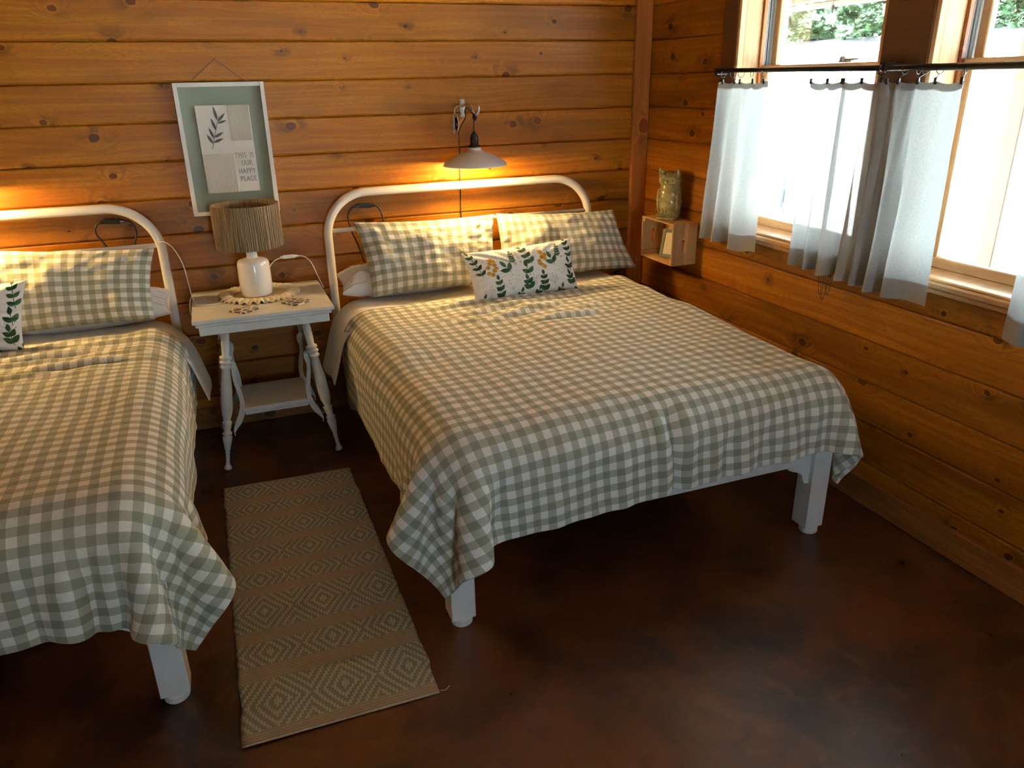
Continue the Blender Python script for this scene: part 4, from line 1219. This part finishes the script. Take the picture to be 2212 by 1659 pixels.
def owl():
    root = empty('owl_figurine', (-.092, -.470, 1.0805), math.radians(-56)); tag(root, 'glazed olive-green ceramic owl standing on the crate shelf', 'owl')
    m, n, p = new_mat('olive_glaze'); M['owl'] = m
    co = n.add('ShaderNodeTexCoord').outputs['Object']; nz = n.noise(co, 22, 4, .6)
    n.put(p.inputs['Base Color'], n.mix(n.step(nz, .3, .7), (.20, .165, .055), (.36, .31, .13)))
    p.inputs['Roughness'].default_value = .12; p.inputs['Coat Weight'].default_value = .7; p.inputs['Coat Roughness'].default_value = .04
    n.put(p.inputs['Normal'], n.bump(nz, .12, .01))
    # body faces local -Y
    nz_, nt = 44, 48
    prof = [(0, .052, .048), (.01, .056, .050), (.03, .057, .050), (.06, .060, .054), (.10, .067, .062), (.14, .071, .066), (.175, .068, .062), (.20, .061, .056), (.215, .058, .053), (.235, .061, .054), (.26, .062, .053), (.28, .058, .048), (.295, .045, .036), (.302, .020, .016)]
    zs = np.array([q[0] for q in prof]); ra = np.array([q[1] for q in prof]); rb = np.array([q[2] for q in prof])
    z = np.linspace(0, .302, nz_); A = np.interp(z, zs, ra); B = np.interp(z, zs, rb)
    th = np.linspace(0, 2 * PI, nt + 1)
    P = np.zeros((nt + 1, nz_, 3))
    for j in range(nz_):
        r_a = A[j]; r_b = B[j]
        x = r_a * np.cos(th); y = r_b * np.sin(th)
        fl = np.where((z[j] < .19) & (np.abs(x) > .030), .0022 * np.sin(z[j] * 190 + np.abs(x) * 160), 0)   # feather relief on the wings
        ln = np.hypot(x, y) + 1e-6
        P[:, j, 0] = x + fl * x / ln; P[:, j, 1] = y + fl * y / ln; P[:, j, 2] = z[j]
    me = grid_mesh('body', P); me.materials.append(m)
    bmx = bmesh.new(); bmx.from_mesh(me); bmesh.ops.remove_doubles(bmx, verts=bmx.verts, dist=1e-5)
    es = [e for e in bmx.edges if e.is_boundary]; bmesh.ops.holes_fill(bmx, edges=es, sides=0); bmesh.ops.recalc_face_normals(bmx, faces=bmx.faces); bmx.to_mesh(me); bmx.free()
    o = bpy.data.objects.new('body', me); COL.objects.link(o); o.parent = root
    def ell(name, c, r, rot=(0, 0, 0), seg=18):
        bm = bmesh.new(); bmesh.ops.create_uvsphere(bm, u_segments=seg, v_segments=12, radius=1)
        bmesh.ops.scale(bm, verts=bm.verts, vec=r); bmesh.ops.rotate(bm, verts=bm.verts, cent=(0, 0, 0), matrix=(Matrix.Rotation(rot[2], 3, 'Z') @ Matrix.Rotation(rot[1], 3, 'Y') @ Matrix.Rotation(rot[0], 3, 'X')))
        bmesh.ops.translate(bm, verts=bm.verts, vec=c)
        return obj(name, bm, m, root, True)
    for s in (-1, 1):
        bm = bmesh.new(); lathe(bm, [(.027, 0), (.021, .4), (.010, .8), (.002, 1)], 12, axis=((s * .038, -.012, .262), (s * .060, -.026, .326)))
        obj('ear_tuft', bm, m, root, True)
        bm = bmesh.new()
        for q, r_ in ((.0275, .0040), (.0175, .0030)):
            tube(bm, [(s * .026 + q * math.cos(a), -.051 + .012 * abs(math.cos(a)) * (1 if math.cos(a) * s > 0 else .1), .248 + q * math.sin(a)) for a in np.linspace(0, 2 * PI, 24, endpoint=False)], r_, seg=8, closed=True)
        e = obj('eye_ring', bm, m, root, True)
        ell('eye_disc', (s * .026, -.043, .248), (.029, .011, .029)); ell('pupil', (s * .026, -.054, .248), (.011, .007, .011))
        ell('wing', (s * .056, .006, .110), (.018, .048, .092), (.12, 0, s * .12))
        ell('brow', (s * .030, -.048, .279), (.034, .012, .008), (0, s * -.55, 0))
        for k in range(3): ell('toe', (s * .022 + (k - 1) * .011, -.052, .030), (.006, .014, .012), seg=10)
    bm = bmesh.new(); lathe(bm, [(.010, 0), (.008, .5), (.001, 1)], 10, axis=((0, -.050, .248), (0, -.066, .222))); obj('beak', bm, m, root, True)
    for k in range(5): ell('tail_feather', ((k - 2) * .014, -.050 + .004 * abs(k - 2), .075), (.0075, .010, .042), seg=10)
    bm = boxes(((-.056, -.062, .0), (.056, .052, .020), .008, 3)); obj('perch', bm, m, root, True)
    root.scale = (1.03, 1.03, .94)
owl()

# ------------------------------------------------------------------ curtain rod and curtains
XR, ZR = -.082, 1.900
rod = empty('curtain_rod', (XR, -1.97, ZR)); tag(rod, 'long black iron curtain rod across both windows', 'curtain rod')
obj('rod', rel(tubes(([(XR, -.835, ZR + .006), (XR, -1.965, ZR - .004)], .0105), ([(XR, -1.94, ZR - .004), (XR, -3.16, ZR - .008)], .0125), seg=12), rod), 'black', rod, True)
for yb in (-.852, -1.965, -3.13):
    bm = boxes(((-.010, yb - .016, ZR - .035), (-.001, yb + .016, ZR + .035), .002), ((XR - .014, yb - .010, ZR - .016), (-.008, yb + .010, ZR - .008), .002), ((XR - .018, yb - .022, ZR + .012), (-.012, yb + .022, ZR + .018), .002),
               ((XR - .016, yb - .012, ZR - .014), (XR - .010, yb + .012, ZR + .016), .002))
    obj('bracket', rel(bm, rod), 'black', rod)
bm = bmesh.new(); lathe(bm, [(.010, 0), (.016, .15), (.019, .5), (.016, .85), (.008, 1)], 16, axis=((XR, -.838, ZR + .006), (XR, -.805, ZR + .006)))
obj('finial', rel(bm, rod), 'black', rod, True)
bm = bmesh.new(); lathe(bm, [(.012, 0), (.014, .1), (.014, .9), (.012, 1)], 14, axis=((XR, -1.915, ZR - .004), (XR, -2.005, ZR - .004)))
obj('coupling', rel(bm, rod), 'black', rod, True)

def fold_path(folds, n_):
    """polyline (y, x-offset) with rounded folds, resampled by arc length"""
    p_ = np.array(bez([(a, b, 0) for a, b in folds], 12))[:, :2]
    d = np.r_[0, np.cumsum(np.hypot(*np.diff(p_, axis=0).T))]
    t = np.linspace(0, d[-1], n_)
    return np.stack([np.interp(t, d, p_[:, 0]), np.interp(t, d, p_[:, 1])], -1)
def curtain(top, bot, clips, zt, zb, label, seed):
    """top/bot: fold polylines (y, dx) at the top edge and at the hem; clips: parameters of clips along the width"""
    nu, nv = 150, 60
    T, Bt = fold_path(top, nu), fold_path(bot, nu)
    u = np.linspace(0, 1, nu); v = np.linspace(0, 1, nv)
    rg = np.random.default_rng(seed)
    P = np.zeros((nu, nv, 3))
    cl = np.array(clips)
    dist = np.min(np.abs(u[:, None] - cl[None]), 1); gap = np.interp(u, cl, np.zeros(len(cl)))
    sag = np.zeros(nu)
    for a, b in zip(cl, cl[1:]):
        m_ = (u >= a) & (u <= b); t = (u[m_] - a) / (b - a); sag[m_] = 4 * t * (1 - t) * min(.012, .05 * (b - a))
    for j, t in enumerate(v):
        w = t ** .75
        yx = T * (1 - w) + Bt * w
        P[:, j, 0] = XR + yx[:, 1]; P[:, j, 1] = yx[:, 0]
        P[:, j, 2] = (zt - sag) * (1 - t) + zb * t
    wav = smooth_noise((nu, nv), 22, rg) * .005 * v[None] + smooth_noise((nu, nv), 8, rg) * .0012
    P[..., 0] += wav
    P[:, :, 2] += (smooth_noise((nu, 1), 18, rg) * .006) * v[None] ** 2
    root = empty('curtain', (XR, float(P[..., 1].mean()), zb)); tag(root, label, 'curtain', 'short white cafe curtains')
    rl = np.array(root.location)
    me = grid_mesh('cloth', P - rl); me.materials.append(M['curtain'])
    c = bpy.data.objects.new('cloth', me); COL.objects.link(c); c.parent = root
    # doubled hem at the bottom and heading at the top (second layers of the same cloth, toward the window)
    nrm = normals(P)
    nrm *= np.sign((nrm[..., 0]).mean()) or 1
    for nm, lo, hi in (('hem', .895, 1.0), ('heading', 0.0, .030)):
        sel = np.where((v >= lo - 1e-6) & (v <= hi + 1e-6))[0]
        if nm == 'heading': sel = np.array([0, 1, 2])
        for k in (1,):
            H_ = P[:, sel] + nrm[:, sel] * .0022 * k
            mh = grid_mesh(nm, H_ - rl); mh.materials.append(M['curtain'])
            ho = bpy.data.objects.new(nm, mh); COL.objects.link(ho); ho.parent = c
    # ring clips
    for q in clips:
        i = int(round(q * (nu - 1))); y, z, x = P[i, 0, 1], P[i, 0, 2], P[i, 0, 0]
        a = rg.uniform(-.5, .5)
        bm = bmesh.new(); rz_ = ZR - .012; R_ = .0165
        tube(bm, [(XR + R_ * math.sin(t) * math.cos(a), y + R_ * math.sin(t) * math.sin(a), rz_ + R_ * math.cos(t)) for t in np.linspace(0, 2 * PI, 20, endpoint=False)], .0016, seg=6, closed=True)
        rg_o = obj('ring', rel(bm, root), 'black', root, True)
        bm = boxes(((x - .005, y - .006, z - .012), (x + .005, y + .006, z + .012), .002))
        tube(bm, [(XR, y, rz_ - R_), (x, y, z + .010)], .0013, seg=6)
        obj('clip', rel(bm, root), 'black', rg_o)
ZC = 1.852
curtain([(-.850, .03), (-.868, -.005), (-.96, .012), (-1.05, -.004), (-1.12, .010), (-1.16, -.006), (-1.245, .008)],
        [(-.790, .05), (-.835, -.03), (-.90, .02), (-.965, -.045), (-1.02, .025), (-1.06, .0), (-1.12, -.055), (-1.19, .0), (-1.275, .01)],
        [.02, .16, .36, .52, .72, .94], ZC, 1.028, 'white cotton cafe curtain gathered at the corner side of the far window', 41)
curtain([(-1.545, .0), (-1.62, .010), (-1.70, -.006), (-1.745, .018), (-1.765, -.018), (-1.84, -.004), (-1.90, .010), (-1.955, .0)],
        [(-1.525, .03), (-1.57, -.03), (-1.64, .01), (-1.69, -.05), (-1.73, .03), (-1.78, -.055), (-1.84, -.02), (-1.86, .03), (-1.90, -.05), (-1.965, .0)],
        [.01, .22, .42, .56, .75, .98], ZC - .002, 1.030, 'white cotton cafe curtain between the two windows, on the far window side', 42)
curtain([(-1.935, .015), (-1.965, -.02), (-2.01, .01), (-2.06, -.025), (-2.11, .015), (-2.15, -.03), (-2.235, -.012), (-2.335, -.012)],
        [(-1.945, .04), (-1.985, -.05), (-2.03, .035), (-2.075, -.06), (-2.13, .03), (-2.165, -.055), (-2.25, -.02), (-2.355, -.02)],
        [.02, .15, .34, .52, .62, .76, .985], ZC - .004, 1.022, 'white cotton cafe curtain drawn to the corner side of the nearer window', 43)
curtain([(-2.70, -.01), (-2.78, .012), (-2.84, -.02), (-2.90, .015), (-2.96, -.02), (-3.04, .012), (-3.11, 0)],
        [(-2.675, .0), (-2.76, -.04), (-2.81, .03), (-2.87, -.05), (-2.93, .03), (-3.0, -.05), (-3.06, .02), (-3.12, 0)],
        [.02, .22, .4, .6, .8, .98], ZC - .006, .985, 'white cotton cafe curtain cut off by the right edge of the picture', 44)
# blind cord loops below the middle curtain
bcord = empty('blind_cord', (-.07, -1.76, 1.02)); tag(bcord, 'thin dark blind cord dangling in loops below the curtain between the windows', 'cord')
lp = []
for k, (yc, w_, zl) in enumerate(((-1.745, .012, .915), (-1.765, .016, .895), (-1.79, .012, .925))):
    lp.append((bez([(-.060, yc + w_, 1.08), (-.058, yc + w_ * 1.4, .99), (-.057, yc, zl), (-.058, yc - w_ * 1.3, .98), (-.060, yc - w_ * .6, 1.08)], 8), .0012))
obj('cord', rel(tubes(*lp, seg=6), bcord), 'cordblack', bcord, True)

# ------------------------------------------------------------------ rug
def rug():
    nu, nv = 60, 260
    c = [np.array(p_, float) for p_ in ((-2.820, -.822), (-2.188, -.846), (-2.808, -2.546), (-2.187, -2.549))]
    u = np.linspace(0, 1, nu)[:, None, None]; v = np.linspace(0, 1, nv)[None, :, None]
    XY = (c[0] * (1 - u) + c[1] * u) * (1 - v) + (c[2] * (1 - u) + c[3] * u) * v
    rg = np.random.default_rng(2)
    wob = smooth_noise((1, nv), 9, rg)[0] * .0022
    XY = XY.copy(); XY[..., 0] += wob[None]
    # bands measured along the rug
    bands = [(.012, .085), (.125, .185), (.225, .318), (.352, .432), (.468, .532), (.562, .690), (.726, .800), (.845, .975)]
    vv = v[0, :, 0]; bandv = np.zeros(nv)
    for a, b in bands: bandv[(vv > a) & (vv < b)] = 1
    Z = .008 + .0016 * np.convolve(bandv, np.ones(5) / 5, 'same')[None] + smooth_noise((nu, nv), 14, rg) * .0008
    Z = Z * np.ones((nu, 1))
    Z[0] = Z[-1] = .003; Z[:, 0] = Z[:, -1] = .003
    # near end lifts slightly on the left
    lift = np.clip((v[0, :, 0] - .985) / .015, 0, 1)[None] * .006 * (1 - u[:, 0]) 
    P = np.concatenate([XY, (Z + lift)[..., None]], -1)
    UV = np.stack(np.broadcast_arrays(u[..., 0] * .63, v[..., 0] * 1.71), -1)
    me = grid_mesh('rug', P, UV); me.materials.append(M['rug'])
    bpos = np.zeros(nv)
    for a, b in bands:
        k = (vv > a) & (vv < b); bpos[k] = np.abs(vv[k] - (a + b) / 2) * 1.71
    ap = me.attributes.new('bandpos', 'FLOAT', 'POINT'); ap.data.foreach_set('value', np.tile(bpos, nu).astype(np.float32))
    at = me.attributes.new('band', 'FLOAT', 'POINT'); at.data.foreach_set('value', np.tile(bandv, nu).astype(np.float32))
    o = bpy.data.objects.new('rug', me); COL.objects.link(o); tag(o, 'narrow woven rug in sage and tan bands on the floor between the beds', 'rug')
    so = o.modifiers.new('t', 'SOLIDIFY'); so.thickness = .0025
    bm = tubes((bez([(-2.187, -2.540, .004), (-2.168, -2.543, .003), (-2.150, -2.530, .003)], 6), .0012), seg=5)
    obj('loose_thread', bm, 'cordwhite', o)
rug()

# ------------------------------------------------------------------ outdoors
def ground():
    m, n, p = new_mat('sunlit_gravel')
    co = n.add('ShaderNodeTexCoord').outputs['Object']
    nz = n.noise(co, 3, 5, .6)
    n.put(p.inputs['Base Color'], n.mix(n.step(nz, .3, .7), (.62, .63, .62), (.74, .75, .74)))
    p.inputs['Roughness'].default_value = .9
    xs = np.r_[np.linspace(-40, 8, 25), np.linspace(9, 17, 17), np.linspace(18, 50, 9)]; ys = np.linspace(-45, 45, 40)
    X, Y = np.meshgrid(xs, ys, indexing='ij')
    Z = -.22 + 3.1 * np.clip((X - 7.5) / 8.5, 0, 1) ** 1.1 + .25 * np.clip((X - 16) / 10, 0, 3)
    me = grid_mesh('ground', np.stack([X, Y, Z], -1)); me.materials.append(m)
    o = bpy.data.objects.new('ground', me); COL.objects.link(o); struct(o)
ground()
def foliage(seed, n_=9000):
    rg = np.random.default_rng(seed)
    th = rg.uniform(0, 2 * PI, n_); ct = rg.uniform(-.55, 1, n_); r = rg.uniform(.55, 1, n_) ** .4
    st = np.sqrt(1 - ct ** 2)
    lump = 1 + .22 * np.sin(5 * th + seed) * np.cos(4 * ct * 2)
    C_ = np.stack([r * st * np.cos(th) * lump, r * st * np.sin(th) * lump, r * ct * lump], -1) * np.array((2.0, 2.2, 1.9))
    a = rg.normal(0, 1, (n_, 3)); a /= np.linalg.norm(a, axis=1, keepdims=True)
    b = np.cross(a, rg.normal(0, 1, (n_, 3))); b /= np.linalg.norm(b, axis=1, keepdims=True)
    s = rg.uniform(.12, .22, (n_, 1))
    V = np.stack([C_ - a * s, C_ + b * s * .45, C_ + a * s, C_ - b * s * .45], 1).reshape(-1, 3)
    Fc = np.arange(4 * n_).reshape(-1, 4)
    me = bpy.data.meshes.new('crown'); me.from_pydata(V.tolist(), [], Fc.tolist())
    return me
lm, ln_, lp_ = new_mat('leaf_green'); M['leaf'] = lm
cox = ln_.add('ShaderNodeTexCoord').outputs['Object']
ln_.put(lp_.inputs['Base Color'], ln_.mix(ln_.step(ln_.noise(cox, 2.2, 3, .6), .3, .7), (.0030, .022, .0075), (.013, .052, .0165)))
lp_.inputs['Roughness'].default_value = .6
M['bark'] = pbr('bark', (.30, .27, .24), .9, var=.2)
crowns = []
for sd in (1, 2, 3):
    me = foliage(sd); me.materials.append(lm); crowns.append(me)
side = ('far left', 'left', 'middle', 'right', 'far right', 'rightmost')
for k, (x, y, s) in enumerate([(16.6, 17.4, .72), (16.4, 14.2, .72), (16.6, 11.0, .72), (16.4, 7.8, .72), (16.6, 4.6, .72), (16.5, 1.4, .72)]):
    z = 2.78 + .03 * (x - 16)
    root = empty('bush', (x, y, z)); root.rotation_euler = (0, 0, k * 1.3)
    tag(root, 'leafy green bush on the bank outside, %s of its row' % side[k], 'bush', 'bushes on the bank outside')
    c = obj('crown', crowns[k % 3], None, root); c.location = (0, 0, .62); c.scale = (s, s, .52)
    obj('stem', tubes(([(0, 0, -.1), (.05, .03, .5), (.0, .1, 1.0)], [.06, .05, .03]), seg=8), 'bark', root, True)
# porch: slab, post, beam, roof boards, string lights
struct(obj('porch_slab', boxes(((.34, -9, -.22), (2.6, 14, -.06))), pbr('porch_concrete', (.66, .65, .62), .8, var=.08)))
pw = pbr('porch_pine', (.115, .070, .038), .6, var=.15)
pr_m = pbr('porch_roof_pine', (.11, .050, .016), .6, var=.2)
for y in (-1.005, 5.2):
    o = obj('porch_post', boxes(((-.055, -.055, 0), (.055, .055, 2.418), .006)), pw); o.location = (2.02, y, -.06)
    tag(o, 'pale wooden porch post seen through the nearer window' if y < 0 else 'pale wooden porch post beyond the far end of the porch', 'post')
o = obj('porch_beam', boxes(((1.98, -9, 2.362), (2.06, 14, 2.398), .004)), pw); tag(o, 'pale wooden beam along the porch edge, seen through the far window', 'beam')
pr = empty('porch_roof', (1.3, 2.5, 2.7)); tag(pr, 'tan board porch roof seen at the top of the far window', 'roof')
for i in range(13):
    xa = .36 + i * .152
    z = 2.80 - .225 * i * .152
    bm = boxes(((xa, -9, z), (xa + .146, 14, z + .03), .003)); obj('board', rel(bm, pr), pr_m, pr)
def string_light(x, y, z, label):
    root = empty('string_light', (x, y, z)); tag(root, label, 'light bulb', 'porch string lights')
    bm = bmesh.new(); lathe(bm, [(.012, .0), (.015, .015), (.015, .045), (.008, .055)], 12); obj('socket', bm, 'black', root, True)
    bm = bmesh.new(); lathe(bm, [(.012, .0), (.022, -.016), (.028, -.037), (.025, -.058), (.010, -.072), (.001, -.074)], 16); obj('bulb', bm, 'bulb', root, True)
    obj('hanger', tubes(([(0, 0, .05), (.0, .0, .13)], .003), seg=6), 'black', root)
string_light(1.85, .520, 2.300, 'small white porch string-light bulb left of centre in the far window')
string_light(1.85, -.005, 2.310, 'small white porch string-light bulb at the right side of the far window')
wire = bez([(1.85, 1.5, 2.42), (1.85, 1.0, 2.375), (1.85, .52, 2.43), (1.85, .25, 2.395), (1.85, -.005, 2.44), (1.85, -.5, 2.40), (1.85, -1.2, 2.44)], 10)
o = obj('light_wire', tubes((wire, .004), seg=6), 'cordblack'); tag(o, 'thin dark wire of the porch string lights', 'wire')
# patio chair
def patio_chair():
    root = empty('patio_chair', (4.60, 4.50, -.215), math.radians(-39)); tag(root, 'blue sling patio chair with dark frame outside the far window', 'chair')
    sl = pbr('blue_sling', (.003, .013, .021), .6)
    P = np.array(bez([(0, .30, .40), (0, .05, .40), (0, -.16, .38), (0, -.24, .50), (0, -.31, .68), (0, -.34, .78)], 8))
    xs = np.linspace(-.27, .27, 8)
    G = np.stack([np.stack([np.full(len(P), x), P[:, 1], P[:, 2]], -1) for x in xs], 0)
    me = grid_mesh('sling', G); me.materials.append(sl); o = bpy.data.objects.new('sling', me); COL.objects.link(o); o.parent = root
    so = o.modifiers.new('t', 'SOLIDIFY'); so.thickness = .04
    for s in (-1, 1):
        x = s * .29
        obj('side_frame', tubes((bez([(x, .30, .40), (x, .0, .39), (x, -.18, .39), (x, -.35, .82)], 8), .014), seg=8), 'black', root, True)
        obj('arm', tubes((bez([(x, -.28, .62), (x, .0, .65), (x, .22, .62), (x, .27, .5), (x, .26, .40)], 8), .014), seg=8), 'black', root, True)
        obj('leg', tubes(([(x, .26, .40), (x, .30, .0)], .014), seg=8), 'black', root, True)
        obj('leg', tubes(([(x, -.14, .39), (x, -.34, .0)], .014), seg=8), 'black', root, True)
patio_chair()
